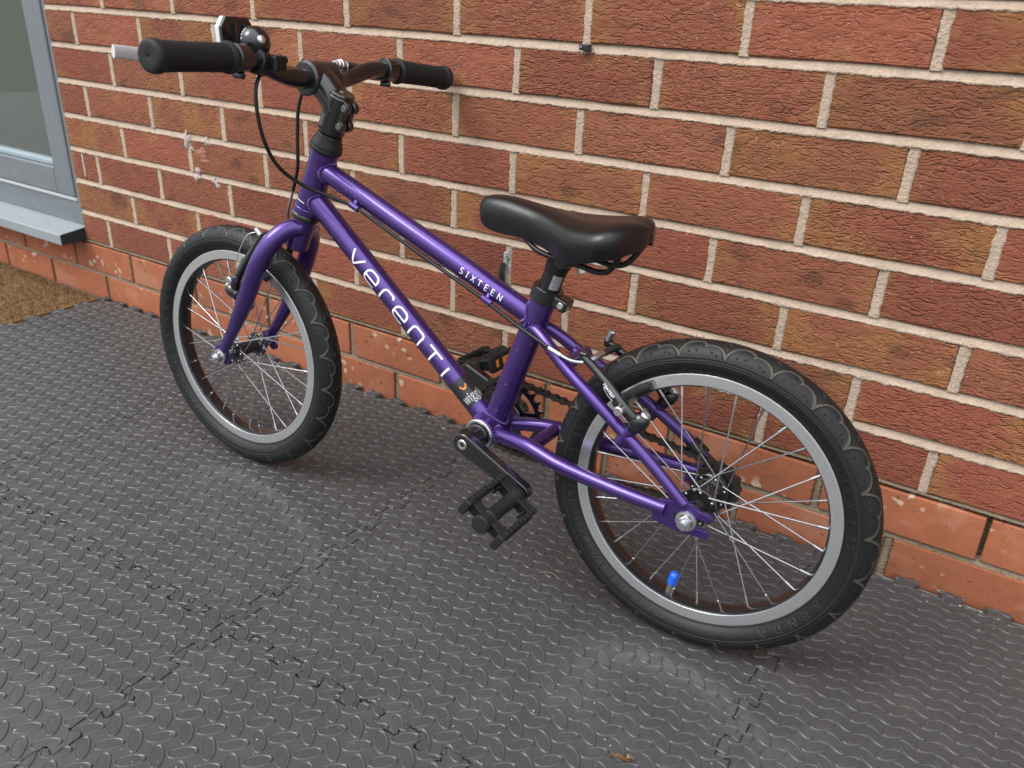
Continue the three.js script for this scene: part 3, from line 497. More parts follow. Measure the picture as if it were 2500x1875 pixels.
// tube with its ends, and a bead of weld where it meets another tube
const tube = (name, a, b, r, parent, mat = M.purple, r1 = r) => obj(name, rod(a, b, r, 0, 28, r1), mat, parent);
function weld(pa, dirA, ra, pb, dirB, rbb, n = 42, size = 0.0026) { // tube A starts near axis of B and leaves along dirA
  const a = dirA.clone().normalize(), b = dirB.clone().normalize(); let u = V(0, 0, 1).cross(a); if (u.length() < 0.1) u = V(0, 1, 0).cross(a); u.normalize(); const v = a.clone().cross(u), out = [];
  const ring = [];
  for (let k = 0; k < n; k++) {
    const t = k / n * Math.PI * 2, o = pa.clone().addScaledVector(u, Math.cos(t) * ra).addScaledVector(v, Math.sin(t) * ra), w = o.clone().sub(pb), wp = w.clone().addScaledVector(b, -w.dot(b)), ap = a.clone().addScaledVector(b, -a.dot(b));
    const A = ap.dot(ap), Bq = 2 * wp.dot(ap), C = wp.dot(wp) - rbb * rbb, D = Bq * Bq - 4 * A * C; const T = D > 0 ? (-Bq + Math.sqrt(D)) / (2 * A) : -Bq / (2 * A);
    ring.push(o.addScaledVector(a, T));
  }
  for (let k = 0; k < n; k++) {
    const p = ring[k], d = ring[(k + 1) % n].clone().sub(ring[(k + n - 1) % n]).normalize(), sp = new THREE.SphereGeometry(1, 9, 6), q = new THREE.Quaternion().setFromUnitVectors(V(1, 0, 0), d);
    out.push(sp.applyMatrix4(new THREE.Matrix4().compose(p, q, V(size * 0.55, size * 1.1, size * 1.1))));
  }
  return merge(out);
}
const LAT = V(0, 0, 1);
function decal(p0, p1, r, f0, f1, tex, parent, name, lift = 0.00025, extra = {}) { // patch on a tube: u from p0 to p1, angle from the left side (0) upwards
  const d = p1.clone().sub(p0), dn = d.clone().normalize(); let up = LAT.clone().cross(dn); if (up.y < 0) up.negate(); const pos = [], uv = [], nor = [], idx = [], nu = 8, nf = 20;
  for (let i = 0; i <= nu; i++) for (let k = 0; k <= nf; k++) { const f = lerp(f0, f1, k / nf), n = LAT.clone().multiplyScalar(Math.cos(f)).addScaledVector(up, Math.sin(f)), p = p0.clone().addScaledVector(d, i / nu).addScaledVector(n, r + lift); pos.push(p.x, p.y, p.z); nor.push(n.x, n.y, n.z); uv.push(i / nu, k / nf); }
  for (let i = 0; i < nu; i++) for (let k = 0; k < nf; k++) { const a = i * (nf + 1) + k; idx.push(a, a + nf + 1, a + 1, a + 1, a + nf + 1, a + nf + 2); }
  const g = new THREE.BufferGeometry(); g.setAttribute('position', new THREE.Float32BufferAttribute(pos, 3)); g.setAttribute('normal', new THREE.Float32BufferAttribute(nor, 3)); g.setAttribute('uv', new THREE.Float32BufferAttribute(uv, 2)); g.setIndex(idx);
  const m = obj(name, g, std({ map: tex, transparent: true, roughness: 0.35, side: THREE.DoubleSide, ...extra }), parent); m.castShadow = false; return m;
}
const ax = (h) => B(0.582 - (h - 0.52) * 0.407, h);      // steering axis
const AXD = ax(0.6).sub(ax(0.4)).normalize();
const BB = B(0.291, 0.200), RA = B(0, 0.1938), FA = B(0.7556, 0.1938);
const stD = B(0.233, 0.385).sub(BB).normalize(), st = (h) => BB.clone().addScaledVector(stD, (h - 0.2) / stD.y);

{ // ---- frame
  const f = grp('frame', bike);
  obj('head_tube', [rod(ax(0.431), ax(0.519), 0.0182, 0.0006, 32), rod(ax(0.431), ax(0.440), 0.0192, 0.0008, 32), rod(ax(0.508), ax(0.519), 0.0192, 0.0008, 32)], M.purple, f);
  const ttA = B(0.580, 0.4915), ttB = B(0.245, 0.3625), dtA = B(0.602, 0.4515), dtB = BB.clone();
  tube('top_tube', ttA, ttB, 0.0138, f); tube('down_tube', dtA, dtB, 0.0150, f);
  tube('seat_tube', BB, st(0.396), 0.0158, f);
  obj('bottom_bracket_shell', latheZ([[0.018, -0.034], [0.0205, -0.034], [0.0212, -0.033], [0.0212, 0.033], [0.0205, 0.034], [0.018, 0.034]], 36, BB, true), M.purple, f);
  for (const k of [-1, 1]) {
    obj('chain_stay', sweep([B(0.285, 0.2, 0.016 * k), B(0.255, 0.2035, 0.0265 * k), B(0.219, 0.2065, 0.0345 * k), B(0.170, 0.2005, 0.0425 * k), B(0.09, 0.1995, 0.0535 * k), B(0.026, 0.1985, 0.0565 * k)], [0.0095, 0.0098, 0.0098, 0.0094, 0.0088, 0.0078], { seg: 50, around: 18, squash: 1 }), M.purple, f);
    obj('seat_stay', sweep([B(0.248, 0.353, 0.006 * k), B(0.228, 0.3475, 0.0135 * k), B(0.183, 0.320, 0.0265 * k), B(0.124, 0.2885, 0.0405 * k), B(0.053, 0.2455, 0.0510 * k), B(0.006, 0.2105, 0.0555 * k)], [0.0078, 0.0078, 0.0077, 0.0075, 0.0072, 0.0065], { seg: 50, around: 16 }), M.purple, f);
    const slot = new THREE.Path(); // closed part of the axle slot lies in the outline below
    obj('dropout', plate([[0.040, 0.182], [0.041, 0.199], [0.032, 0.209], [0.018, 0.2125], [0.010, 0.2165], [-0.001, 0.2145], [-0.010, 0.2095], [-0.018, 0.2085], [-0.0265, 0.2075], [-0.0280, 0.2045], [-0.0270, 0.1995], [0.010, 0.1995], [0.0145, 0.1968], [0.0145, 0.1905], [0.010, 0.1880], [-0.0255, 0.1880], [-0.0275, 0.1845], [-0.0255, 0.1785], [-0.012, 0.1775], [0.004, 0.1765], [0.030, 0.1785]], 0.006, { bevel: 0.0008 }).translate(0, 0, 0.0545 * k - 0.003), M.purple, f);
  }
  obj('stay_bridge', [rod(B(0.214, 0.206, -0.034), B(0.214, 0.206, 0.034), 0.0085, 0, 20)], M.purple, f);
  obj('stay_bridge', [rod(B(0.181, 0.324, -0.026), B(0.181, 0.324, 0.026), 0.0085, 0, 20), rod(B(0.190, 0.332, -0.006), B(0.176, 0.322, -0.006), 0.006, 0.001, 16)], M.purple, f);
  const tD = ttB.clone().sub(ttA), dD = dtB.clone().sub(dtA);
  obj('weld_bead', [weld(ttA, tD, 0.0138, ax(0.47), AXD, 0.0182), weld(dtA, dD, 0.0150, ax(0.47), AXD, 0.0182), weld(ttB, tD.clone().negate(), 0.0138, BB, stD, 0.0158),
    weld(BB, dD.clone().negate(), 0.0150, BB, LAT, 0.0212, 46, 0.0028), weld(BB, stD, 0.0158, BB, LAT, 0.0212, 46, 0.0028)], M.purple, f);
  for (const k of [-1, 1]) obj('weld_bead', [weld(B(0.272, 0.2015, 0.0205 * k), B(0.219, 0.206, 0.0345 * k).sub(B(0.272, 0.2015, 0.0205 * k)), 0.0098, BB, LAT, 0.0212, 20, 0.0024), weld(B(0.236, 0.3495, 0.011 * k), B(0.183, 0.3205, 0.0275 * k).sub(B(0.228, 0.347, 0.014 * k)), 0.0078, BB, stD, 0.0158, 18, 0.0022)], M.purple, f);
  for (const s of [0.518, 0.304]) { const h = 0.4915 - (0.58 - s) * 0.385, d = tD.clone().normalize(), p = B(s, h - 0.012, 0.0155); obj('cable_guide', [rod(p.clone().addScaledVector(d, -0.008), p.clone().addScaledVector(d, 0.008), 0.0047, 0.0006, 16), rod(B(s, h - 0.004, 0.010), p, 0.0034, 0, 10)], M.purple, f); }
  // lettering
  const vr = canvasTex(1024, 128, (g, W, H) => {
    g.clearRect(0, 0, W, H); g.strokeStyle = '#f2f2f4'; g.lineWidth = 14; g.lineCap = 'butt'; g.lineJoin = 'round'; const T = 14, Bm = H - 14, c = (T + Bm) / 2;
    const pl = (...p) => { g.beginPath(); p.forEach(([x, y], i) => i ? g.lineTo(x, y) : g.moveTo(x, y)); g.stroke(); };
    pl([14, T], [66, Bm - 4], [122, T]);
    for (const x of [176, 474]) { g.beginPath(); g.moveTo(x + 104, c + 2); g.lineTo(x + 104, c - 8); g.arcTo(x + 104, T, x + 60, T, 38); g.lineTo(x + 44, T); g.arcTo(x, T, x, c, 38); g.lineTo(x, c + 6); g.arcTo(x, Bm, x + 50, Bm, 38); g.lineTo(x + 96, Bm); g.stroke(); pl([x, c + 4], [x + 110, c + 4]); }
    g.beginPath(); g.moveTo(340, Bm + 6); g.lineTo(340, c); g.arcTo(340, T, 380, T, 30); g.lineTo(418, T); g.lineTo(428, T + 18); g.stroke();
    g.beginPath(); g.moveTo(640, Bm + 6); g.lineTo(640, c - 6); g.arcTo(640, T, 690, T, 24); g.lineTo(704, T); g.arcTo(738, T, 738, c, 24); g.lineTo(738, Bm + 6); g.stroke();
    pl([796, T], [916, T]); pl([856, T], [856, Bm + 6]); pl([986, T], [986, Bm + 6]);
  });
  const onD = (s) => dtA.clone().lerp(dtB, (0.602 - s) / (0.602 - 0.291));
  decal(onD(0.529), onD(0.358), 0.0150, -0.62, 0.92, vr, f, 'frame_lettering');
  const six = canvasTex(1024, 192, (g, W, H) => { g.clearRect(0, 0, W, H); g.fillStyle = '#f2f2f4'; g.font = '170px sans-serif'; g.textBaseline = 'middle'; const s = 'SIXTEEN', w = [...s].map(c => g.measureText(c).width), tot = w.reduce((a, b) => a + b, 0), gap = (W - 20 - tot) / 6; let x = 10; [...s].forEach((c, i) => { g.fillText(c, x, H / 2 + 6); x += w[i] + gap; }); });
  const onT = (s) => ttA.clone().lerp(ttB, (0.58 - s) / (0.58 - 0.245));
  decal(onT(0.349), onT(0.283), 0.0138, -0.32, 0.62, six, f, 'frame_lettering');
  const wig = canvasTex(256, 512, (g, W, H) => { g.fillStyle = '#222225'; g.fillRect(0, 0, W, H); g.save(); g.translate(165, 425); g.rotate(-Math.PI / 2); g.fillStyle = '#a4a4a4'; g.font = 'bold 112px sans-serif'; g.fillText('wiggle', 0, 60); g.restore(); g.strokeStyle = '#f08020'; g.lineWidth = 18; g.lineCap = 'round'; g.beginPath(); g.arc(52, 300, 46, -1.2, 1.2); g.stroke(); });
  decal(onD(0.350), onD(0.319), 0.0150, -0.62, 2.6, wig, f, 'shop_sticker', 0.0003);
  const hex = canvasTex(64, 128, (g, W, H) => { g.clearRect(0, 0, W, H); g.strokeStyle = '#eeeeee'; g.lineWidth = 7; g.beginPath(); g.moveTo(12, 10); g.lineTo(52, 30); g.lineTo(52, 92); g.lineTo(12, 118); g.closePath(); g.stroke(); });
  decal(st(0.232), st(0.248), 0.0158, 1.1, 1.9, hex, f, 'frame_mark');
  const line = canvasTex(32, 256, (g, W, H) => { g.clearRect(0, 0, W, H); g.fillStyle = '#e6e6ea'; g.fillRect(12, 0, 7, H); });
  decal(ax(0.446), ax(0.452), 0.0182, -0.3, 1.5, line, f, 'frame_mark');
  { // small nicks where the paint has come off
    const r = rng(23), chips = [], lines = [[ttA, ttB, 0.0138], [dtA, dtB, 0.0150], [BB, st(0.38), 0.0158], [B(0.183, 0.320, 0.0265), B(0.053, 0.2455, 0.0510), 0.0075], [B(0.170, 0.2005, 0.0425), B(0.04, 0.1988, 0.0560), 0.0090]];
    for (let k = 0; k < 150; k++) { const [a, b, R] = lines[Math.floor(r() * r() * 5)], t = 0.08 + 0.86 * r(), d = b.clone().sub(a).normalize(), u = LAT.clone().addScaledVector(d, -LAT.dot(d)).normalize(), v = d.clone().cross(u), an = r() * 6.283, nn = u.clone().multiplyScalar(Math.cos(an)).addScaledVector(v, Math.sin(an)), z = 0.00028 + 0.0006 * r() * r(); chips.push(new THREE.SphereGeometry(1, 6, 4).applyMatrix4(new THREE.Matrix4().compose(a.clone().lerp(b, t).addScaledVector(nn, R), new THREE.Quaternion().setFromUnitVectors(V(0, 1, 0), nn), V(z, 0.00012, z * (1 + r()))))); }
    const ch = obj('paint_chips', chips, std({ color: rgb(0.26, 0.24, 0.32), roughness: 0.6 }), f); ch.userData.kind = 'stuff';
  }
  // seat clamp
  const cl = st(0.398), pd = stD.clone(), back = LAT.clone().cross(pd); if (back.x < 0) back.negate();
  obj('seat_clamp', [rod(st(0.386), st(0.4035), 0.0192, 0.001, 32), rbox(0.020, 0.015, 0.022, 0.003).applyMatrix4(new THREE.Matrix4().compose(st(0.3945).addScaledVector(back, 0.0235), new THREE.Quaternion().setFromUnitVectors(V(0, 1, 0), pd), V(1, 1, 1)))], M.black, f);
  obj('clamp_bolt', rod(st(0.3945).addScaledVector(back, 0.026).add(V(0, 0, 0.0105)), st(0.3945).addScaledVector(back, 0.026).add(V(0, 0, 0.0125)), 0.0042, 0.0006, 16), M.silver, f);
}
{ // ---- headset, stem, handlebar
  const hs = grp('headset', bike);
  obj('upper_cone', orient(lathe([[0, 0], [0.0205, 0], [0.0222, 0.0012], [0.0222, 0.0055], [0.0205, 0.0065], [0.0214, 0.0075], [0.0212, 0.010], [0.0182, 0.0165], [0.0165, 0.0225], [0.0160, 0.0265], [0, 0.0265]], 36), ax(0.5190), AXD), M.satin, hs);
  obj('lower_cup', orient(lathe([[0, 0], [0.0196, 0], [0.0208, 0.001], [0.0212, 0.004], [0.0205, 0.0075], [0.0190, 0.009], [0, 0.009]], 36), ax(0.4235), AXD), M.black, hs);
  const boltM = std({ color: rgb(0.22, 0.22, 0.21), metalness: 1, roughness: 0.4 }), sm = grp('stem', bike), C = B(0.594, 0.6085, 0), rear = V(1, 0, 0).addScaledVector(AXD, -AXD.x).normalize();
  obj('steerer_clamp', [rod(ax(0.5435), ax(0.592), 0.0183, 0.0022, 32), rod(ax(0.5905), ax(0.5955), 0.0168, 0.0018, 32)], M.black, sm);
  for (const k of [-1, 1]) obj('clamp_ear', [rod(ax(0.560).addScaledVector(rear, 0.0175).add(V(0, 0, 0.002 * k)), ax(0.560).addScaledVector(rear, 0.0175).add(V(0, 0, 0.0115 * k)), 0.0078, 0.0012, 18), rod(ax(0.583).addScaledVector(rear, 0.0175).add(V(0, 0, 0.002 * k)), ax(0.583).addScaledVector(rear, 0.0175).add(V(0, 0, 0.0115 * k)), 0.0078, 0.0012, 18), rbox(0.012, 0.03, 0.0085, 0.002).applyMatrix4(new THREE.Matrix4().compose(ax(0.5715).addScaledVector(rear, 0.0145).add(V(0, 0, 0.0068 * k)), new THREE.Quaternion().setFromUnitVectors(V(0, 1, 0), AXD), V(1, 1, 1)))], M.black, sm);
  for (const h of [0.560, 0.583]) obj('stem_bolt', rod(ax(h).addScaledVector(rear, 0.0175).add(V(0, 0, 0.0112)), ax(h).addScaledVector(rear, 0.0175).add(V(0, 0, 0.0122)), 0.0044, 0.0004, 14), boltM, sm);
  obj('stem_bolt', rod(ax(0.5952), ax(0.5966), 0.0045, 0.0005, 14), boltM, sm);
  obj('extension', sweep([ax(0.570), B(0.566, 0.584, 0), B(0.578, 0.598, 0), B(0.592, 0.6080, 0)], [0.0182, 0.0188, 0.0195, 0.0205], { seg: 20, around: 24, squash: 1.05 }), M.black, sm);
  obj('bar_clamp', [rod(C.clone().add(V(0, 0, -0.0245)), C.clone().add(V(0, 0, 0.0245)), 0.0218, 0.0028, 32)], M.black, sm);
  obj('face_plate', [plate([[0.600, 0.6215], [0.607, 0.6245], [0.6135, 0.6195], [0.6155, 0.609], [0.6125, 0.597], [0.605, 0.592], [0.598, 0.5935], [0.604, 0.600], [0.6075, 0.609], [0.606, 0.6165]], 0.044, { bevel: 0.0015 }).translate(0, 0, -0.022), rod(B(0.5975, 0.6250, -0.012), B(0.6105, 0.6270, -0.012), 0.0045, 0.001, 12), rod(B(0.5975, 0.6250, 0.012), B(0.6105, 0.6270, 0.012), 0.0045, 0.001, 12)], M.black, sm);
  const ms = canvasTex(256, 64, (g, W, H) => { g.clearRect(0, 0, W, H); g.fillStyle = '#d8d8d8'; g.font = 'bold 44px sans-serif'; g.fillText('HISOUD', 10, 48); });
  decal(ax(0.5505), ax(0.5455), 0.0183, -0.1, 0.75, ms, sm, 'stem_lettering');
  // handlebar
  const hb = grp('handlebar', bike), side = (k) => [[0.594, 0.6085, 0.0], [0.595, 0.6075, 0.034], [0.597, 0.6090, 0.052], [0.597, 0.6140, 0.072], [0.595, 0.6215, 0.095], [0.591, 0.6255, 0.118], [0.587, 0.6260, 0.145], [0.5815, 0.6235, 0.200], [0.5765, 0.6210, 0.262]].map(([s, h, l]) => B(s, h + 0.0265 * l * k, l * k));
  const pts = [...side(-1).reverse(), ...side(1).slice(1)];
  obj('bar', sweep(pts, (t) => lerp(0.0125, 0.0111, smooth(0.05, 0.11, Math.abs(t - 0.5))), { seg: 140, around: 22 }), M.black, hb);
  const gripProf = []; { const L = 0.115; gripProf.push([0.0112, 0], [0.0172, 0.0004], [0.0181, 0.002], [0.0181, 0.0045], [0.0168, 0.0075]); for (let i = 0; i < 58; i++) { const y = 0.009 + i * 0.00158, w = 0.0004 * smooth(0, 0.02, y) - 0.0005 * Math.sin((y - 0.009) / 0.092 * Math.PI); gripProf.push([0.0157 + w, y], [0.0152 + w, y + 0.0008]); } gripProf.push([0.0160, 0.1015], [0.0175, 0.103], [0.0178, 0.106], [0.0176, 0.110], [0.0166, 0.1128], [0.0145, 0.1143], [0.011, 0.1147], [0.0022, 0.1149], [0.0018, 0.113], [0, 0.113]); }
  for (const k of [1, -1]) { const a = B(0.5858, 0.6256 + 0.0265 * 0.150 * k, 0.150 * k), b = B(0.5763, 0.6210 + 0.0265 * 0.265 * k, 0.265 * k); obj('grip', orient(lathe(gripProf, 40), a, b.clone().sub(a)), M.matt, hb); }
}
{ // ---- brake levers, bell, reflector
  for (const k of [1, -1]) {
    const g = grp('brake_lever', bike), y = (h, l) => h + 0.0265 * l * k;
    obj('lever_clamp', [rod(B(0.5888, y(0.6263, 0.126), 0.126 * k), B(0.5868, y(0.6260, 0.146), 0.146 * k), 0.0158, 0.0015, 26)], M.black, g);
    obj('lever_body', [sweep([B(0.590, y(0.622, 0.136), 0.136 * k), B(0.604, y(0.621, 0.126), 0.126 * k), B(0.6085, y(0.6225, 0.100), 0.100 * k), B(0.606, y(0.6265, 0.066), 0.066 * k)], [0.0115, 0.0105, 0.0082, 0.0066], { seg: 24, around: 16 }), rod(B(0.612, y(0.612, 0.126), 0.126 * k), B(0.609, y(0.634, 0.126), 0.126 * k), 0.0058, 0.001, 14), rod(B(0.583, y(0.607, 0.134), 0.134 * k), B(0.598, y(0.607, 0.134), 0.134 * k), 0.0042, 0.001, 12)], M.black, g);
    obj('lever_blade', sweep([B(0.611, y(0.6215, 0.122), 0.122 * k), B(0.628, y(0.6195, 0.140), 0.140 * k), B(0.644, y(0.6185, 0.170), 0.170 * k), B(0.650, y(0.6195, 0.205), 0.205 * k), B(0.650, y(0.6215, 0.252), 0.252 * k)], [0.006, 0.0070, 0.0075, 0.0075, 0.0072], { seg: 40, around: 14, squash: 0.42 }), k > 0 ? std({ color: rgb(0.62, 0.62, 0.63), metalness: 0.35, roughness: 0.42 }) : M.black, g);
    const ad = B(0.606, y(0.6265, 0.066), 0.066 * k), ad2 = B(0.603, y(0.6285, 0.040), 0.040 * k), dd = ad2.clone().sub(ad);
    if (k < 0) obj('barrel_adjuster', orient(creased([[0, 0], [0.0062, 0], [0.0068, 0.0015], [0.0058, 0.003], [0.0058, 0.0085], [0.0072, 0.0092], [0.0072, 0.0125], [0.0060, 0.0132], [0.0060, 0.018], [0.0045, 0.0195], [0.0045, 0.024], [0, 0.024]], 12), ad, dd), M.silver, g);
    else obj('barrel_adjuster', orient(creased([[0, 0], [0.0058, 0], [0.0058, 0.008], [0.0066, 0.009], [0.0066, 0.012], [0.0045, 0.014], [0.0045, 0.02], [0, 0.02]], 12), ad, dd), M.satin, g);
  }
  const bl = grp('bell', bike), c = B(0.600, 0.6475, 0.0985), d = B(-0.92, 0.20, 0.30).normalize();
  const dome = []; for (let i = 0; i <= 14; i++) { const a = i / 14 * Math.PI / 2; dome.push([0.0182 * Math.cos(a) + 0.0001, 0.0175 * Math.sin(a)]); }
  obj('dome', orient(lathe([[0.017, -0.0035], [0.0186, -0.0035], [0.0186, -0.001], ...dome], 40), c, d), M.black, bl);
  obj('rivet', orient(lathe([[0, 0.0172], [0.0050, 0.0170], [0.0050, 0.0180], [0.0036, 0.0192], [0, 0.0196]], 24), c, d), M.silver, bl);
  obj('bell_base', [rod(c.clone().addScaledVector(d, -0.010), c.clone().addScaledVector(d, -0.002), 0.0130, 0.001, 22), rod(B(0.5945, 0.6240, 0.092), B(0.5912, 0.6278, 0.110), 0.0152, 0.0012, 24), rod(B(0.600, 0.634, 0.098), c.clone().addScaledVector(d, -0.006), 0.007, 0.001, 12)], M.satin, bl);
  obj('thumb_lever', [rbox(0.014, 0.018, 0.019, 0.003, B(0.577, 0.6255, 0.087)), rbox(0.010, 0.006, 0.028, 0.002, B(0.585, 0.6295, 0.0975)), ...[0, 1, 2, 3].map(i => rbox(0.0012, 0.017, 0.002, 0.0004, B(0.5695, 0.6255, 0.0805 + i * 0.0042)))], M.satin, bl);
  const bt = canvasTex(512, 128, (g, W, H) => { g.clearRect(0, 0, W, H); g.fillStyle = '#eeeeee'; g.font = 'bold 88px sans-serif'; g.fillText('HILL  PATENT', 4, 100); });
  { // lettering round the skirt of the dome
    const u = V(0, 0, 1).cross(d).normalize(), v = d.clone().cross(u), pos = [], uv = [], nor = [], idx = [], n = 30;
    const cam = V(0.78, 0.06, 0.7); const a0 = Math.atan2(cam.dot(v), cam.dot(u));
    for (let i = 0; i <= n; i++) for (let q = 0; q <= 1; q++) { const a = a0 + 1.75 - 2.5 * (1 - i / n) - 0.55, r = q ? 0.01765 : 0.0187, hgt = q ? 0.0048 : 0.0006, nn = u.clone().multiplyScalar(Math.cos(a)).addScaledVector(v, Math.sin(a)), p = c.clone().addScaledVector(nn, r).addScaledVector(d, hgt); pos.push(p.x, p.y, p.z); nor.push(nn.x, nn.y, nn.z); uv.push(i / n, q); }
    for (let i = 0; i < n; i++) { const a = i * 2; idx.push(a, a + 2, a + 1, a + 1, a + 2, a + 3); }
    const g = new THREE.BufferGeometry(); g.setAttribute('position', new THREE.Float32BufferAttribute(pos, 3)); g.setAttribute('normal', new THREE.Float32BufferAttribute(nor, 3)); g.setAttribute('uv', new THREE.Float32BufferAttribute(uv, 2)); g.setIndex(idx);
    obj('bell_lettering', g, std({ map: bt, transparent: true, side: THREE.DoubleSide, roughness: 0.5 }), bl).castShadow = false;
  }
  const rf = grp('front_reflector', bike), sh = new THREE.Shape([[-0.029, -0.018], [0.029, -0.018], [0.029, 0.008], [0.019, 0.020], [-0.019, 0.020], [-0.029, 0.008]].map(p => new THREE.Vector2(...p)));
  const hol = new THREE.Shape([[-0.026, -0.0155], [0.026, -0.0155], [0.026, 0.007], [0.0175, 0.0175], [-0.0175, 0.0175], [-0.026, 0.007]].map(p => new THREE.Vector2(...p)));
  const put = (g) => g.rotateY(-Math.PI / 2).applyMatrix4(new THREE.Matrix4().compose(B(0.6275, 0.6535, 0.0985), new THREE.Quaternion().setFromEuler(new THREE.Euler(0, 0.12, 0.10)), V(1, 1, 1)));
  obj('reflector_housing', [put(new THREE.ExtrudeGeometry(sh, { depth: 0.003, bevelEnabled: true, bevelSize: 0.0006, bevelThickness: 0.0006, bevelOffset: -0.0006 })), rod(B(0.596, 0.630, 0.0985), B(0.624, 0.645, 0.0985), 0.006, 0.001, 12), put(rbox(0.002, 0.024, 0.006, 0.0006, V(0.008, 0, -0.002))), put(rbox(0.002, 0.024, 0.006, 0.0006, V(-0.008, 0, -0.002)))], M.black, rf);
  obj('lens', put(new THREE.ExtrudeGeometry(sh, { depth: 0.0045, bevelEnabled: true, bevelSize: 0.0008, bevelThickness: 0.0008, bevelOffset: -0.0004 }).translate(0, 0, 0.0040)), phys({ color: rgb(0.62, 0.64, 0.64), roughness: 0.12, clearcoat: 1 }), rf);
}
{ // ---- fork
  const f = grp('fork', bike);
  obj('crown', [rod(ax(0.4245), ax(0.378), 0.0165, 0.0012, 28)], M.purple, f);
  for (const k of [1, -1]) {
    obj('fork_leg', sweep([B(0.624, 0.409, 0.006 * k), B(0.634, 0.4065, 0.020 * k), B(0.6465, 0.392, 0.0365 * k), B(0.6585, 0.370, 0.0465 * k), B(0.671, 0.344, 0.0505 * k), B(0.688, 0.308, 0.0510 * k), B(0.716, 0.258, 0.0500 * k), B(0.742, 0.2175, 0.0485 * k), B(0.7495, 0.2065, 0.0480 * k)], [0.0128, 0.0132, 0.0134, 0.0134, 0.0130, 0.0122, 0.0105, 0.0086, 0.0078], { seg: 60, around: 22 }), M.purple, f);
    obj('fork_end', plate([[0.742, 0.212], [0.7475, 0.2185], [0.756, 0.2125], [0.7665, 0.2080], [0.7690, 0.1975], [0.7665, 0.1865], [0.7600, 0.1815], [0.7590, 0.1930], [0.7522, 0.1930], [0.7500, 0.1815], [0.7440, 0.1885], [0.7425, 0.1990]], 0.006, { bevel: 0.0008 }).translate(0, 0, 0.0475 * k - 0.003), M.purple, f);
    obj('fork_eyelet', latheZ([[0.0028, -0.003], [0.0056, -0.003], [0.0056, 0.003], [0.0028, 0.003], [0.0028, -0.003]], 16, B(0.7435, 0.1870, 0.0475 * k), true), M.purple, f);
  }
}
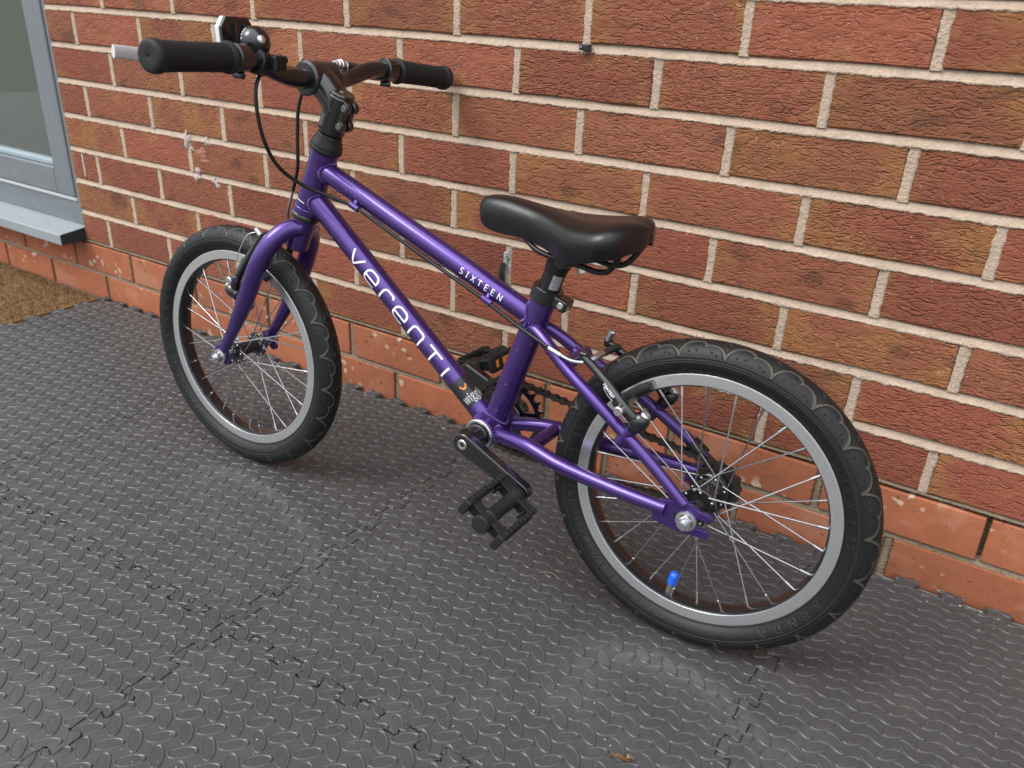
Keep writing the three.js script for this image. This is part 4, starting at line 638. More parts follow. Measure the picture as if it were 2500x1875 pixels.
// ---- wheels
const TYW = 2048, TYH = 256, NR = 22;
function tyreArt(g, W, H, colour) {
  const st_ = (w, c) => { g.lineWidth = w; g.strokeStyle = c; }, gy = (v) => (1 - v) * H;
  if (colour) { g.fillStyle = '#121313'; g.fillRect(0, 0, W, H); } else { g.fillStyle = '#b0b0b0'; g.fillRect(0, 0, W, H); }
  g.lineCap = 'round'; g.lineJoin = 'round';
  const lineC = colour ? '#4a443c' : '#181818', thin = colour ? '#3a3733' : '#404040';
  for (const mir of [0, 1]) {
    const vv = (v) => gy(mir ? 1 - v : v), P = W / NR;
    for (let k = -1; k <= NR; k++) {
      const x = (k + (mir ? 0.5 : 0)) * P;
      const curve = () => { g.beginPath(); g.moveTo(x, vv(0.262)); g.bezierCurveTo(x + P * 0.06, vv(0.375), x + P * 0.24, vv(0.415), x + P * 0.42, vv(0.395)); g.lineTo(x + P * 0.46, vv(0.380)); g.bezierCurveTo(x + P * 0.44, vv(0.455), x + P * 0.70, vv(0.485), x + P * 0.88, vv(0.395)); g.bezierCurveTo(x + P * 0.97, vv(0.33), x + P * 1.0, vv(0.30), x + P, vv(0.262)); g.stroke(); };
      if (!colour) { st_(8.5, '#707070'); curve(); } st_(colour ? 4.5 : 5.5, lineC); curve();
      st_(3, thin); g.beginPath(); g.moveTo(x + P * 0.98, vv(0.455)); g.lineTo(x + P * 1.06, vv(0.485)); g.stroke();
      g.fillStyle = colour ? '#1a1a1a' : '#303030'; for (const [a, b] of [[0.3, 0.31], [0.62, 0.32], [0.78, 0.31], [0.6, 0.39], [0.2, 0.29]]) { g.beginPath(); g.arc(x + P * a, vv(b), 2.0, 0, 7); g.fill(); }
    }
    st_(2, colour ? '#2f2f30' : '#f0f0f0'); g.beginPath(); g.moveTo(0, vv(0.20)); g.lineTo(W, vv(0.20)); g.stroke();
    st_(1.5, colour ? '#1f1f20' : '#606060'); g.beginPath(); g.moveTo(0, vv(0.215)); g.lineTo(W, vv(0.215)); g.stroke();
    st_(2.5, colour ? '#1c1c1d' : '#505050'); g.beginPath(); g.moveTo(0, vv(0.248)); g.lineTo(W, vv(0.248)); g.stroke();
    st_(2, colour ? '#252526' : '#585858'); g.beginPath(); g.moveTo(0, vv(0.045)); g.lineTo(W, vv(0.045)); g.stroke();
  }
  const text = (u, s, px, sp, font = 'bold', v = 0.085) => { g.save(); g.translate(u * W, gy(v)); g.scale(-1, 1); g.fillStyle = colour ? '#1d1e1f' : '#e4e4e4'; g.font = `${font} ${px}px sans-serif`; let x = 0; for (const c of s) { g.fillText(c, x, 0); x += g.measureText(c).width + sp; } g.restore(); };
  text(0.185, 'KENDA', 34, 16, 'bold'); text(0.80, '(47-305)  16 X 1.75', 30, 5); text(0.905, 'DRIVE', 22, 4); text(0.985, '40 P.S.I. (2.8 BAR / 2.8 KGS)', 21, 3); text(0.62, 'KENDA', 34, 16, 'bold'); text(0.45, '40 P.S.I. (2.8 BAR)', 21, 3); text(0.34, '16 X 1.75', 30, 5);
  const st2 = colour ? '#303132' : '#ffffff'; st_(3, st2); g.beginPath(); const ux = 0.868 * W; g.moveTo(ux, gy(0.095)); g.lineTo(ux - 40, gy(0.095)); g.lineTo(ux - 28, gy(0.11)); g.moveTo(ux - 40, gy(0.095)); g.lineTo(ux - 28, gy(0.08)); g.stroke();
  if (colour) { const r = rng(88); for (let k = 0; k < 2600; k++) { const x = r() * W, v = 0.24 + 0.52 * r(), a = 0.03 + 0.16 * r() * r(); g.fillStyle = `rgba(110,98,80,${a})`; g.fillRect(x, gy(v), 1 + r() * 6, 1 + r() * 3); } for (let k = 0; k < 900; k++) { g.fillStyle = `rgba(150,145,135,${0.05 + 0.15 * r() * r()})`; g.fillRect(r() * W, r() * H, 1 + r() * 1.5, 1 + r() * 1.5); } }
}
M.tyre = phys({ specularIntensity: 0.8, map: canvasTex(TYW, TYH, (g, W, H) => tyreArt(g, W, H, true)), bumpMap: canvasTex(TYW, TYH, (g, W, H) => tyreArt(g, W, H, false), false), bumpScale: 0.0016, roughness: 0.52 });
const tyreGeo = (() => {
  const pr = [[0.1548, 0.0112], [0.1572, 0.0122]], cr = 0.1738, R = 0.0205, n = 30; // from the left rim edge over the crown to the right rim edge
  const a0 = -0.92; for (let i = 0; i <= n; i++) { const a = lerp(a0, Math.PI - a0, i / n); const l = Math.cos(a) * R * 1.02, flat = Math.sin(a) > 0.6 ? 0.0 : 0; pr.push([cr + Math.sin(a) * (Math.sin(a) > 0 ? 0.0200 : R * 0.92) - flat, l]); }
  pr.push([0.1572, -0.0122], [0.1548, -0.0112]);
  const g = lathe(pr, 200); const acc = [0]; for (let i = 1; i < pr.length; i++) acc.push(acc[i - 1] + Math.hypot(pr[i][0] - pr[i - 1][0], pr[i][1] - pr[i - 1][1]));
  const uv = g.attributes.uv, m = pr.length; for (let i = 0; i <= 200; i++) for (let j = 0; j < m; j++) uv.setXY(i * m + j, i / 200, acc[j] / acc[m - 1]);
  return g.rotateX(Math.PI / 2);
})();
// little moulding hairs left on the tread
const hairGeo = (() => { const out = [], r = rng(17); for (let k = 0; k < 150; k++) { const a = r() * 6.283, e = (r() - 0.5) * 2.1, rr = 0.1738 + Math.cos(e) * 0.0198, l = Math.sin(e) * 0.0205, n = V(Math.sin(a) * Math.cos(e), -Math.cos(a) * Math.cos(e), Math.sin(e)), p = V(Math.sin(a) * rr, -Math.cos(a) * rr, l); out.push(rod(p, p.clone().addScaledVector(n, 0.0022 + 0.0025 * r()).add(V((r() - 0.5) * 0.002, (r() - 0.5) * 0.002, 0)), 0.0003, 0, 4)); } return merge(out); })();
function wheel(name, centre, opt) {
  const w = grp(name, bike); w.position.copy(centre);
  const O = V(0, 0, 0);
  const ty = obj('tyre', tyreGeo, M.tyre, w); ty.rotation.z = opt.turn; const hr = obj('moulding_hairs', hairGeo, M.satin, w); hr.userData.kind = 'stuff'; hr.rotation.z = opt.turn;
  obj('rim', latheZ([[0.1555, 0.0105], [0.1446, 0.0116], [0.1437, 0.0123], [0.1426, 0.0114], [0.1412, 0.0080], [0.1404, 0.0040], [0.1402, 0], [0.1404, -0.0040], [0.1412, -0.0080], [0.1426, -0.0114], [0.1437, -0.0123], [0.1446, -0.0116], [0.1555, -0.0105]], 120, O), M.rimblack, w);
  for (const k of [1, -1]) {
    const prof = [[0.1438, 0.0124], [0.1442, 0.0131], [0.1552, 0.0129], [0.1568, 0.0133], [0.1574, 0.0125], [0.1570, 0.0118]], g = latheZ(prof.map(([r, l]) => [r, l * k]), 120, O);
    const uv = g.attributes.uv, ps = g.attributes.position; for (let i = 0; i < uv.count; i++) uv.setXY(i, uv.getX(i) * 8, Math.hypot(ps.getX(i), ps.getY(i)) / 0.016);
    obj('brake_track', g, M.track, w);
  }
  const fl = opt.flange, fr = opt.fr;
  obj('hub', [latheZ([[0, fl + 0.008], [0.0095, fl + 0.008], [0.0105, fl + 0.006], [0.0105, fl + 0.0025], [opt.body + 0.004, fl + 0.0018], [fr - 0.001, fl + 0.0018], [fr, fl + 0.001], [fr, fl - 0.001], [fr - 0.001, fl - 0.0018], [opt.body + 0.003, fl - 0.002], [opt.body, fl - 0.006], [opt.body, -fl + 0.006], [opt.body + 0.003, -fl + 0.002], [fr - 0.001, -fl + 0.0018], [fr, -fl + 0.001], [fr, -fl - 0.001], [fr - 0.001, -fl - 0.0018], [opt.body + 0.004, -fl - 0.0018], [0.0105, -fl - 0.0025], [0.0105, -fl - 0.006], [0.0095, -fl - 0.008], [0, -fl - 0.008]], 44, O, true)], M.rimblack, w);
  obj('axle', latheZ([[0, -opt.axle], [0.0043, -opt.axle], [0.0048, -opt.axle + 0.001], [0.0048, opt.axle - 0.001], [0.0043, opt.axle], [0, opt.axle]], 18, O, true), M.silver, w);
  for (const k of [1, -1]) {
    const n0 = opt.nut, hexs = new THREE.CylinderGeometry(0.0082, 0.0086, 0.0085, 6).rotateX(Math.PI / 2).translate(0, 0, (n0 + 0.0068) * k);
    obj('axle_nut', [hexs, latheZ([[0.0048, n0], [0.0118, n0], [0.0122, n0 + 0.0006], [0.0118, n0 + 0.0028], [0.0085, n0 + 0.0034]].map(([r, l]) => [r, l * k]), 28, O, true), latheZ([[0.0048, n0 + 0.011], [0.0066, n0 + 0.011], [0.0078, n0 + 0.0102]].map(([r, l]) => [r, l * k]), 24, O, true)], M.silver, w);
  }
  const heads = [];
  for (let k = 0; k < 28; k++) {
    const th = (k + 0.5) / 28 * Math.PI * 2 + opt.turn * 0.5, side = k % 2 ? 1 : -1, lead = Math.floor(k / 2) % 2 ? 1 : -1, ha = th + lead * 0.86;
    const inner = V(Math.sin(ha) * (fr - 0.003), -Math.cos(ha) * (fr - 0.003), side * fl + (lead > 0 ? 0.0022 : -0.0022)), outer = V(Math.sin(th) * 0.1412, -Math.cos(th) * 0.1412, side * 0.0025), d = outer.clone().sub(inner).normalize();
    obj('spoke', [rod(inner, outer, 0.00098, 0, 8), rod(outer.clone().addScaledVector(d, -0.0125), outer, 0.0019, 0.0003, 8)], M.spoke, w);
    heads.push(new THREE.SphereGeometry(0.0019, 8, 6).translate(Math.sin(ha) * (fr - 0.0035), -Math.cos(ha) * (fr - 0.0035), side * fl + (lead > 0 ? -0.0018 : 0.0018)));
  }
  obj('spoke_heads', heads, M.spoke, w).userData.kind = 'stuff';
  if (opt.valve !== undefined) {
    const a = opt.valve, p = (r) => V(Math.sin(a) * r, -Math.cos(a) * r, 0.0015);
    obj('valve_stem', rod(p(0.1405), p(0.115), 0.0042, 0.0005, 16), std({ color: rgb(0.5, 0.47, 0.42), metalness: 1, roughness: 0.4 }), w);
    obj('valve_cap', orient(lathe([[0, 0], [0.0058, 0], [0.0062, 0.001], [0.0062, 0.011], [0.0055, 0.0145], [0.0034, 0.0170], [0, 0.0176]], 20), p(0.1265), p(0.1).sub(p(0.12))), phys({ color: rgb(0.008, 0.12, 0.72), roughness: 0.3, clearcoat: 0.6 }), w);
  }
  return w;
}
wheel('rear_wheel', RA, { turn: 0, flange: 0.0215, fr: 0.0235, body: 0.0155, axle: 0.0735, nut: 0.0578, valve: -0.145 });
wheel('front_wheel', FA, { turn: 0.62, flange: 0.0235, fr: 0.0195, body: 0.0108, axle: 0.0660, nut: 0.0508 });

// ---- drivetrain
{
  const cs = grp('crankset', bike);
  obj('bearing_ring', [1, -1].map(k => latheZ([[0.0150, 0.0338], [0.0202, 0.0338], [0.0208, 0.0350], [0.0208, 0.0368], [0.0198, 0.0378], [0.0168, 0.0376], [0.0160, 0.0366]].map(([r, l]) => [r, l * k]), 40, BB, true)), M.silver, cs);
  obj('spindle', latheZ([[0, -0.06], [0.0155, -0.06], [0.0155, -0.036], [0.0125, -0.034], [0.0125, 0.034], [0.0155, 0.036], [0.0165, 0.060], [0, 0.060]], 30, BB, true), M.black, cs);
  const ang = Math.atan2(0.034, 0.091), CL = 0.0972;
  const armShape = (sgn) => { const out = [], dx = -Math.cos(ang) * sgn, dy = -Math.sin(ang) * sgn, base = Math.atan2(dy, dx); // in (s,h)
    const P0 = [0.291, 0.2], P1 = [0.291 + dx * CL, 0.2 + dy * CL]; for (let i = 0; i <= 14; i++) { const a = base + Math.PI / 2 + Math.PI * i / 14; out.push([P0[0] + Math.cos(a) * 0.0142, P0[1] + Math.sin(a) * 0.0142]); } for (let i = 0; i <= 14; i++) { const a = base - Math.PI / 2 + Math.PI * i / 14; out.push([P1[0] + Math.cos(a) * 0.0106, P1[1] + Math.sin(a) * 0.0106]); } return { out, P1 }; };
  for (const k of [1, -1]) {
    const { out, P1 } = armShape(k), g = plate(out, 0.0135, { bevel: 0.0024, seg: 3 }).translate(0, 0, k > 0 ? 0.0595 : -0.0730);
    // the arm sweeps outward from the spindle to the pedal
    const ps = g.attributes.position; for (let i = 0; i < ps.count; i++) { const t = clamp(Math.hypot(-ps.getX(i) - 0.291, ps.getY(i) - 0.2) / CL); ps.setZ(i, ps.getZ(i) + k * 0.006 * t * t); } g.computeVertexNormals();
    obj('crank_arm', g, M.black, cs);
    obj('crank_bolt', latheZ([[0.0001, 0.0728], [0.0030, 0.0728], [0.0034, 0.0742], [0.0060, 0.0745], [0.0068, 0.0738], [0.0068, 0.0720]].map(([r, l]) => [r, l * k]), 24, BB, true), k > 0 ? M.silver : M.satin, cs);
    const pg = grp('pedal', bike); pg.position.set(-P1[0], P1[1], 0); pg.rotation.z = k > 0 ? -0.565 : 0.27; pg.scale.set(0.92, 0.92, 1);
    const z = (a) => a * k; // pedal built with X backwards-along the platform, Z along the axle
    obj('axle_barrel', latheZ([[0, 0.0800], [0.0085, 0.0800], [0.0090, 0.0840], [0.0128, 0.0860], [0.0132, 0.0960], [0.0112, 0.1000], [0.0098, 0.1060], [0.0092, 0.1280], [0.0100, 0.1440], [0.0118, 0.1490], [0.0118, 0.1560], [0, 0.1560]].map(([r, l]) => [r, z(l)]), 26, V(0, 0, 0)), M.matt, pg);
    obj('end_cap', latheZ([[0.0112, 0.1555], [0.0125, 0.1560], [0.0125, 0.1680], [0.0112, 0.1705], [0, 0.1710]].map(([r, l]) => [r, z(l)]), 24, V(0, 0, 0), true), M.matt, pg);
    const cage = [];
    for (const q of [-1, 1]) { cage.push(rbox(0.0080, 0.0225, 0.0760, 0.0018, V(0.0298 * q, 0, z(0.1265))), rbox(0.0105, 0.0240, 0.0120, 0.0022, V(0.0293 * q, 0, z(0.1635)))); for (let i = 0; i < 9; i++) cage.push(rbox(0.0058, 0.0035, 0.0040, 0.0008, V(0.0300 * q, 0.0118, z(0.0950 + i * 0.0078))), rbox(0.0058, 0.0035, 0.0040, 0.0008, V(0.0300 * q, -0.0118, z(0.0950 + i * 0.0078)))); }
    for (const zz of [0.0945, 0.1560]) for (const q of [-1, 1]) cage.push(rbox(0.0230, 0.0175, 0.0060, 0.0012, V(0.0185 * q, 0, z(zz))), rbox(0.0230, 0.0030, 0.0125, 0.0008, V(0.0185 * q, 0.0075, z(zz))));
    for (const q of [-1, 1]) cage.push(rbox(0.0030, 0.012, 0.012, 0.001, V(0.0225 * q, 0, z(0.104))), rbox(0.0030, 0.012, 0.010, 0.001, V(0.0225 * q, 0, z(0.149))));
    obj('pedal_cage', cage, M.matt, pg);
    for (const q of [-1, 1]) obj('pedal_reflector', [rbox(0.0022, 0.0115, 0.0300, 0.0006, V(0.0342 * q, 0, z(0.134))), rbox(0.0022, 0.0115, 0.0060, 0.0006, V(0.0342 * q, 0, z(0.1035)))], k > 0 ? M.satin : M.amber, pg);
  }
  // chainring with cut-outs
  const NTH = 26, rp = 0.0525, ringPts = []; for (let i = 0; i < NTH; i++) for (const [t, r] of [[0, 0.0488], [0.22, 0.0492], [0.40, 0.0556], [0.58, 0.0556], [0.78, 0.0492]]) { const a = (i + t) / NTH * Math.PI * 2; ringPts.push([0.291 + Math.cos(a) * r, 0.2 + Math.sin(a) * r]); }
  const holes = []; for (let i = 0; i < 5; i++) { const p = new THREE.Path(), a0 = i / 5 * Math.PI * 2 + 0.35, a1 = a0 + 0.80, C = [-0.291, 0.2]; p.absarc(C[0], C[1], 0.0415, a0, a1, false); p.absarc(C[0], C[1], 0.0265, a1 - 0.1, a0 + 0.1, true); p.closePath(); holes.push(p); const q = new THREE.Path(); q.absarc(C[0] + Math.cos(a0 - 0.22) * 0.040, C[1] + Math.sin(a0 - 0.22) * 0.040, 0.0022, 0, Math.PI * 2, true); holes.push(q); }
  obj('chainring', plate(ringPts, 0.003, { holes, bevel: 0.0004, seg: 1, curve: 10 }).translate(0, 0, -0.0440), M.black, cs);
  const NS = 14, sp = []; for (let i = 0; i < NS; i++) for (const [t, r] of [[0, 0.0246], [0.22, 0.025], [0.4, 0.0312], [0.58, 0.0312], [0.78, 0.025]]) { const a = (i + t) / NS * Math.PI * 2; sp.push([Math.cos(a) * r, 0.1938 + Math.sin(a) * r]); }
  const fw = grp('freewheel', bike); obj('sprocket', plate(sp, 0.0028, { bevel: 0.0004, seg: 1 }).translate(0, 0, -0.0438), M.chain, fw); obj('freewheel_body', latheZ([[0, -0.048], [0.0185, -0.048], [0.0205, -0.046], [0.0205, -0.0335], [0.0165, -0.0315], [0, -0.0315]], 32, RA, true), M.satin, fw);
  // chain: one link after the other round both sprockets
  const c0 = [0, 0.1938], c1 = [0.291, 0.2], r0 = 0.0285, r1 = rp, dx = c1[0] - c0[0], dy = c1[1] - c0[1], D = Math.hypot(dx, dy), th = Math.atan2(dy, dx), be = Math.asin((r1 - r0) / D);
  const up = th + Math.PI / 2 + be, lo = th - Math.PI / 2 - be, at = (c, r, a) => [c[0] + Math.cos(a) * r, c[1] + Math.sin(a) * r], path = [];
  const N = 400, push = (p) => path.push(p);
  for (let i = 0; i <= 60; i++) push([lerp(at(c0, r0, up)[0], at(c1, r1, up)[0], i / 60), lerp(at(c0, r0, up)[1], at(c1, r1, up)[1], i / 60) - 0.0012 * Math.sin(i / 60 * Math.PI)]);
  for (let i = 1; i <= 80; i++) push(at(c1, r1, lerp(up, lo, i / 80)));
  for (let i = 1; i <= 60; i++) push([lerp(at(c1, r1, lo)[0], at(c0, r0, lo)[0], i / 60), lerp(at(c1, r1, lo)[1], at(c0, r0, lo)[1], i / 60) - 0.006 * Math.sin(i / 60 * Math.PI)]);
  for (let i = 1; i <= 60; i++) push(at(c0, r0, lerp(lo, up - Math.PI * 2, i / 60)));
  const acc = [0]; for (let i = 1; i < path.length; i++) acc.push(acc[i - 1] + Math.hypot(path[i][0] - path[i - 1][0], path[i][1] - path[i - 1][1]));
  const total = acc[acc.length - 1], NL = 2 * Math.round(total / 0.0127 / 2), pit = total / NL;
  const along = (d) => { d = ((d % total) + total) % total; let i = 1; while (acc[i] < d) i++; const t = (d - acc[i - 1]) / (acc[i] - acc[i - 1]); return [lerp(path[i - 1][0], path[i][0], t), lerp(path[i - 1][1], path[i][1], t)]; };
  const side = (zc, th_, r) => { const s = new THREE.Shape(); const h = pit / 2; s.absarc(h, 0, r, -2.3, 2.3, false); s.quadraticCurveTo(0, r * 0.45, -h + r * Math.cos(Math.PI - 2.3), r * Math.sin(2.3)); s.absarc(-h, 0, r, Math.PI - 2.3, Math.PI + 2.3, false); s.quadraticCurveTo(0, -r * 0.45, h + r * Math.cos(2.3), -r * Math.sin(2.3)); return new THREE.ExtrudeGeometry(s, { depth: th_, bevelEnabled: false, curveSegments: 6 }).translate(0, 0, zc - th_ / 2); };
  const pin = (x) => new THREE.CylinderGeometry(0.0017, 0.0017, 0.0094, 8).rotateX(Math.PI / 2).translate(x, 0, 0), roll = (x) => new THREE.CylinderGeometry(0.0038, 0.0038, 0.0036, 10).rotateX(Math.PI / 2).translate(x, 0, 0);
  const outerL = merge([side(0.0038, 0.001, 0.0043), side(-0.0038, 0.001, 0.0043), pin(-pit / 2), pin(pit / 2)]), innerL = merge([side(0.0025, 0.001, 0.0041), side(-0.0025, 0.001, 0.0041), roll(-pit / 2), roll(pit / 2)]);
  const ch = grp('chain', bike);
  for (let i = 0; i < NL; i++) { const a = along(i * pit), b = along((i + 1) * pit), m = obj('chain_link', i % 2 ? outerL : innerL, M.chain, ch); m.position.set(-(a[0] + b[0]) / 2, (a[1] + b[1]) / 2, -0.0425); m.rotation.z = Math.atan2(b[1] - a[1], -(b[0] - a[0])); }
  obj('stay_guard', rod(B(0.040, 0.2352, -0.0525), B(0.022, 0.2220, -0.0540), 0.0108, 0.0008, 22), M.satin, bike);
}
// ---- rim brakes
function vbrake(name, base, e, q, legPt) {
  const g = grp(name, bike), at = (a, b, l) => V(base.x, base.y, 0).addScaledVector(e, a).addScaledVector(q, b).add(V(0, 0, l));
  for (const k of [1, -1]) {
    obj('brake_boss', [rod(at(0, -0.016, 0.0470 * k), at(0, 0.011, 0.0470 * k), 0.0072, 0.0008, 18)], M.purple, g);
    obj('pivot_boot', orient(lathe([[0, 0], [0.0078, 0], [0.0078, 0.003], [0.0088, 0.0035], [0.0088, 0.0055], [0.0084, 0.006], [0.0100, 0.008], [0.0108, 0.0125], [0.0104, 0.018], [0.0085, 0.0225], [0.0055, 0.0245], [0, 0.0248]], 26), at(0, 0.010, 0.0470 * k), q), M.black, g);
    obj('pivot_bolt', orient(lathe([[0, 0], [0.0060, 0], [0.0062, 0.0015], [0.0050, 0.0038], [0.0026, 0.0042], [0.0022, 0.003], [0, 0.003]], 20), at(0, 0.0335, 0.0470 * k), q), M.silver, g);
    obj('brake_arm', [sweep([at(0.004, 0.021, 0.0470 * k), at(0.022, 0.024, 0.0490 * k), at(0.050, 0.026, 0.0430 * k), at(0.078, 0.0255, 0.0370 * k), at(0.097, 0.0245, 0.0340 * k)], [0.0075, 0.0068, 0.0058, 0.0052, 0.0050], { seg: 36, around: 12, squash: 1.0 }), rbox(0.010, 0.012, 0.008, 0.002, at(0.098, 0.0245, 0.034 * k))], M.black, g);
    obj('pad_bolt', [rod(at(0.024, 0.0235, 0.0200 * k), at(0.024, 0.0235, 0.0560 * k), 0.0032, 0.0005, 14), rod(at(0.024, 0.0235, 0.0530 * k), at(0.024, 0.0235, 0.0660 * k), 0.0056, 0.0009, 16)], M.silver, g);
    const pc = at(0.024, 0.0235, 0.0178 * k), rad = V(pc.x - legPt.x, pc.y - legPt.y, 0).normalize(), tan = V(-rad.y, rad.x, 0), R = Math.hypot(pc.x - legPt.x, pc.y - legPt.y), pts = []; for (let i = 0; i <= 6; i++) { const a = (i / 6 - 0.5) * 0.36; pts.push(V(legPt.x, legPt.y, 0).addScaledVector(rad, 0.1495 * Math.cos(a)).addScaledVector(tan, 0.1495 * Math.sin(a)).add(V(0, 0, 0.0178 * k))); }
    obj('brake_pad', sweep(pts, 0.0056, { seg: 16, around: 10, squash: 0.75 }), M.matt, g);
  }
  return { g, at };
}
const DN = (s, h) => V(-s, h, 0).normalize();
{
  const rear = vbrake('rear_brake', B(0.0870, 0.2685), DN(0.845, 0.535), DN(-0.535, 0.845), RA), at = rear.at;
  // curved metal guide pipe, cable and boot between the arm tops
  obj('guide_pipe', [sweep([B(0.205, 0.3375, 0.028), B(0.187, 0.3345, 0.031), B(0.170, 0.3335, 0.0355), B(0.156, 0.3360, 0.0365), B(0.1475, 0.3400, 0.030), B(0.1445, 0.3415, 0.020)], 0.0021, { seg: 36, around: 12 }), rod(B(0.206, 0.3385, 0.0275), B(0.187, 0.3345, 0.031), 0.0033, 0.0004, 14)], M.silver, rear.g);
  obj('pipe_holder', sweep([B(0.1495, 0.3385, 0.036), B(0.1450, 0.3420, 0.024), B(0.1430, 0.3430, 0.010)], 0.0042, { seg: 12, around: 10, squash: 0.7 }), M.silver, rear.g);
  obj('cable_boot', sweep([B(0.1435, 0.3425, 0.010), B(0.1405, 0.3435, -0.010), B(0.1385, 0.3425, -0.024)], (t) => 0.0040 + 0.0005 * Math.sin(t * 50), { seg: 60, around: 12 }), M.matt, rear.g);
  obj('anchor_bolt', rod(at(0.100, 0.025, -0.034), at(0.103, 0.040, -0.034), 0.0050, 0.0010, 12), M.silver, rear.g);
  const tk = canvasTex(256, 96, (g, W, H) => { g.clearRect(0, 0, W, H); g.fillStyle = '#e8e8e8'; g.font = 'italic bold 54px sans-serif'; g.fillText('TEKTRO', 6, 50); g.strokeStyle = '#e8e8e8'; g.lineWidth = 5; g.beginPath(); g.ellipse(128, 68, 84, 18, 0.08, 0.2, 5.4); g.stroke(); });
  { // printed on the outer face of the arm
    const a = [at(0.060, 0.0295, 0.0486), at(0.034, 0.0290, 0.0552), at(0.034, 0.0205, 0.0552), at(0.060, 0.0212, 0.0486)], g = new THREE.BufferGeometry();
    g.setAttribute('position', new THREE.Float32BufferAttribute([0, 3, 2, 0, 2, 1].flatMap(i => [a[i].x, a[i].y, a[i].z]), 3)); g.setAttribute('uv', new THREE.Float32BufferAttribute([0, 1, 0, 0, 1, 0, 0, 1, 1, 0, 1, 1], 2)); g.computeVertexNormals();
    obj('arm_lettering', g, std({ map: tk, transparent: true, side: THREE.DoubleSide, roughness: 0.5 }), rear.g).castShadow = false;
  }
  const front = vbrake('front_brake', B(0.702, 0.2930), DN(-0.500, 0.866), DN(0.866, 0.500), FA), af = front.at;
  obj('guide_pipe', sweep([B(0.650, 0.455, -0.006), B(0.668, 0.425, -0.014), B(0.682, 0.402, -0.028), B(0.686, 0.3935, -0.036), B(0.684, 0.3915, -0.030), B(0.681, 0.3905, -0.018)], 0.0021, { seg: 36, around: 10 }), M.silver, front.g);
  obj('cable_boot', sweep([B(0.681, 0.3905, -0.018), B(0.680, 0.3920, 0.004), B(0.679, 0.3910, 0.026)], (t) => 0.0040 + 0.0005 * Math.sin(t * 60), { seg: 60, around: 12 }), M.matt, front.g);
  obj('anchor_bolt', rod(af(0.100, 0.025, 0.034), af(0.103, 0.038, 0.034), 0.0045, 0.0010, 12), M.silver, front.g);
  obj('brake_cable', sweep([af(0.100, 0.034, 0.034), af(0.090, 0.042, 0.040), af(0.060, 0.040, 0.047), af(0.035, 0.034, 0.050)], 0.0007, { seg: 24, around: 6 }), M.silver, front.g);
}
// ---- cables
{
  obj('brake_cable', sweep([B(0.6045, 0.6290, 0.050), B(0.602, 0.629, 0.062), B(0.5975, 0.621, 0.086), B(0.5945, 0.600, 0.1045), B(0.5925, 0.574, 0.1075), B(0.5905, 0.535, 0.0995), B(0.5880, 0.503, 0.080), B(0.5770, 0.480, 0.052), B(0.5520, 0.4660, 0.0280), B(0.518, 0.4560, 0.0170), B(0.46, 0.4330, 0.0158), B(0.38, 0.4015, 0.0158), B(0.304, 0.3725, 0.0165), B(0.256, 0.3535, 0.0205), B(0.206, 0.3385, 0.0275)], 0.0025, { seg: 160, around: 10 }), M.satin, bike);
  obj('brake_cable', sweep([B(0.6030, 0.6270, -0.042), B(0.6060, 0.6215, -0.026), B(0.6190, 0.6050, -0.010), B(0.6300, 0.5750, -0.002), B(0.6330, 0.5300, 0.0), B(0.6350, 0.4900, -0.001), B(0.650, 0.455, -0.006)], 0.0025, { seg: 70, around: 10 }), M.satin, bike);
}
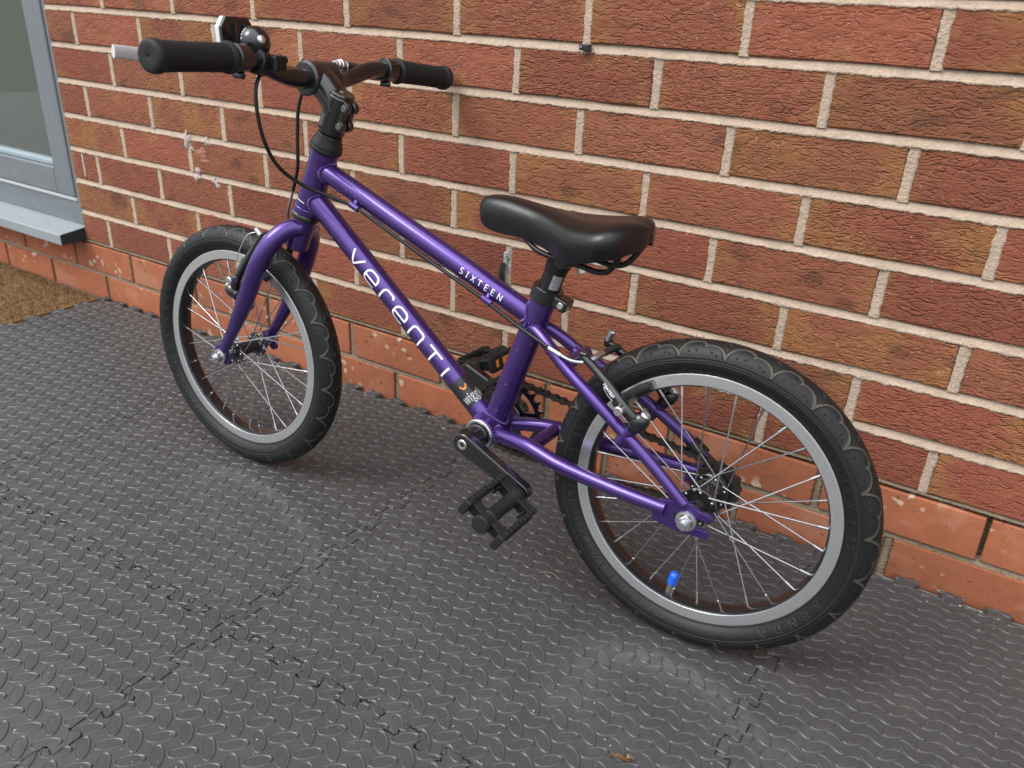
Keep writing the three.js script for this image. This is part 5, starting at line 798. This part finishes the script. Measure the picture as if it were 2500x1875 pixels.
// ---- saddle and seat post
{
  const sp = grp('seat_post', bike);
  obj('post', rod(st(0.33), st(0.428), 0.0134, 0.0005, 28), M.satin, sp);
  obj('post_head', [sweep([st(0.422), st(0.434), B(0.2135, 0.4435, 0), B(0.204, 0.4475, 0)], [0.0135, 0.0150, 0.0172, 0.0150], { seg: 20, around: 22 }), rod(B(0.204, 0.4415, -0.024), B(0.204, 0.4415, 0.024), 0.0085, 0.001, 20), rbox(0.034, 0.008, 0.050, 0.003, B(0.199, 0.4520, 0))], M.satin, sp);
  obj('post_bolt', rod(B(0.186, 0.428, 0), B(0.190, 0.440, 0), 0.0055, 0.001, 12), M.silver, sp);
  const stk = canvasTex(128, 128, (g, W, H) => { g.fillStyle = '#8f9193'; g.fillRect(0, 0, W, H); g.fillStyle = '#5a5c5e'; for (let j = 0; j < 5; j++) for (let i = 0; i < 7; i++) if ((i * 7 + j * 5) % 4) g.fillRect(24 + j * 19, 12 + i * 15, 9, 9); });
  decal(st(0.406), st(0.4235), 0.0134, -1.30, -0.35, stk, sp, 'post_sticker', 0.0002);
  const sd = grp('saddle', bike);
  const S = [[0.3275, 0.004, 0.4885, 0.4815], [0.3245, 0.0125, 0.4945, 0.4725], [0.3165, 0.0180, 0.4995, 0.4655], [0.304, 0.0205, 0.5015, 0.4615], [0.286, 0.0218, 0.5015, 0.4600], [0.262, 0.0238, 0.4990, 0.4600], [0.240, 0.0275, 0.4965, 0.4580], [0.218, 0.0360, 0.4948, 0.4535], [0.197, 0.0480, 0.4945, 0.4500], [0.176, 0.0585, 0.4955, 0.4510], [0.154, 0.0650, 0.4980, 0.4560], [0.142, 0.0650, 0.5000, 0.4600], [0.1335, 0.0615, 0.5010, 0.4625], [0.1270, 0.0540, 0.5010, 0.4645], [0.1205, 0.0420, 0.5005, 0.4670], [0.1145, 0.0280, 0.4985, 0.4700], [0.1100, 0.0150, 0.4950, 0.4730], [0.1085, 0.0030, 0.4890, 0.4780]];
  const cur = (k) => new THREE.CatmullRomCurve3(S.map((r, i) => V(i, r[k], 0)), false, 'catmullrom', 0.5), cs = cur(0), cw = cur(1), ct = cur(2), cb = cur(3);
  const n = 90, m = 40, pos = [], uv = [], idx = [];
  for (let i = 0; i <= n; i++) {
    const t = i / n, s = cs.getPoint(t).y, w = Math.max(0.001, cw.getPoint(t).y), top = ct.getPoint(t).y, bot = cb.getPoint(t).y;
    for (let k = 0; k <= m; k++) { // round the section, starting under the left edge
      const a = lerp(-0.55, Math.PI + 0.55, k / m), c = Math.cos(a), sn = Math.sin(a), x = Math.sign(c) * Math.pow(Math.abs(c), 0.70) * w, f = sn >= 0 ? Math.pow(sn, 0.75) : sn * 0.5;
      const y = sn >= 0 ? lerp(bot + (top - bot) * 0.42, top, f) : lerp(bot + (top - bot) * 0.42, bot, -sn / 0.523); const dip = 0.0025 * smooth(0.4, 0.7, t) * (1 - smooth(0, 0.5, Math.abs(x) / w));
      const xx = sn < 0 ? Math.sign(c) * w * Math.pow(Math.cos(0), 1) * (1 - 0.13 * Math.pow(-sn / 0.523, 1.6)) : x; pos.push(-s, y - dip, xx); uv.push(i / n * 0.23, k / m * 0.16);
    }
  }
  for (let i = 0; i < n; i++) for (let k = 0; k < m; k++) { const a = i * (m + 1) + k; idx.push(a, a + 1, a + m + 1, a + 1, a + m + 2, a + m + 1); }
  const g = new THREE.BufferGeometry(); g.setAttribute('position', new THREE.Float32BufferAttribute(pos, 3)); g.setAttribute('uv', new THREE.Float32BufferAttribute(uv, 2)); g.setIndex(idx); g.computeVertexNormals();
  const lb = dataTex(512, 512, (i, j, o) => { const v = noise(i / 3.2, j / 3.2, 601) * 0.5 + noise(i / 1.6, j / 1.6, 602) * 0.3; o[0] = o[1] = o[2] = 0.5 + 0.4 * v; }); lb.repeat.set(8, 8);
  obj('saddle_cover', g, phys({ color: rgb(0.006, 0.006, 0.006), roughness: 0.27, specularIntensity: 1, bumpMap: lb, bumpScale: 0.00035, side: THREE.DoubleSide }), sd);
  // moulded base closing the underside
  const bp = [], bi = [], bu = []; for (let i = 0; i <= 40; i++) { const t = i / 40, s = cs.getPoint(t).y, w = Math.max(0.001, cw.getPoint(t).y * 0.885), b = cb.getPoint(t).y + 0.002; for (let k = 0; k <= 6; k++) { bp.push(-s, b + 0.006 * (1 - Math.pow(k / 3 - 1, 2)), lerp(-w, w, k / 6)); bu.push(t, k / 6); } } for (let i = 0; i < 40; i++) for (let k = 0; k < 6; k++) { const a = i * 7 + k; bi.push(a, a + 1, a + 7, a + 1, a + 8, a + 7); }
  const bg = new THREE.BufferGeometry(); bg.setAttribute('position', new THREE.Float32BufferAttribute(bp, 3)); bg.setAttribute('uv', new THREE.Float32BufferAttribute(bu, 2)); bg.setIndex(bi); bg.computeVertexNormals();
  obj('saddle_base', bg, std({ color: rgb(0.013, 0.013, 0.014), roughness: 0.6, side: THREE.DoubleSide }), sd);
  for (const k of [1, -1]) obj('saddle_rail', sweep([B(0.270, 0.4660, 0.008 * k), B(0.258, 0.4600, 0.014 * k), B(0.240, 0.4500, 0.0190 * k), B(0.218, 0.4455, 0.0205 * k), B(0.180, 0.4420, 0.0205 * k), B(0.158, 0.4395, 0.0215 * k), B(0.1445, 0.4430, 0.025 * k), B(0.134, 0.4560, 0.030 * k), B(0.126, 0.4720, 0.034 * k)], 0.0034, { seg: 60, around: 10 }), M.satin, sd);
}
renderer.render(scene, camera);
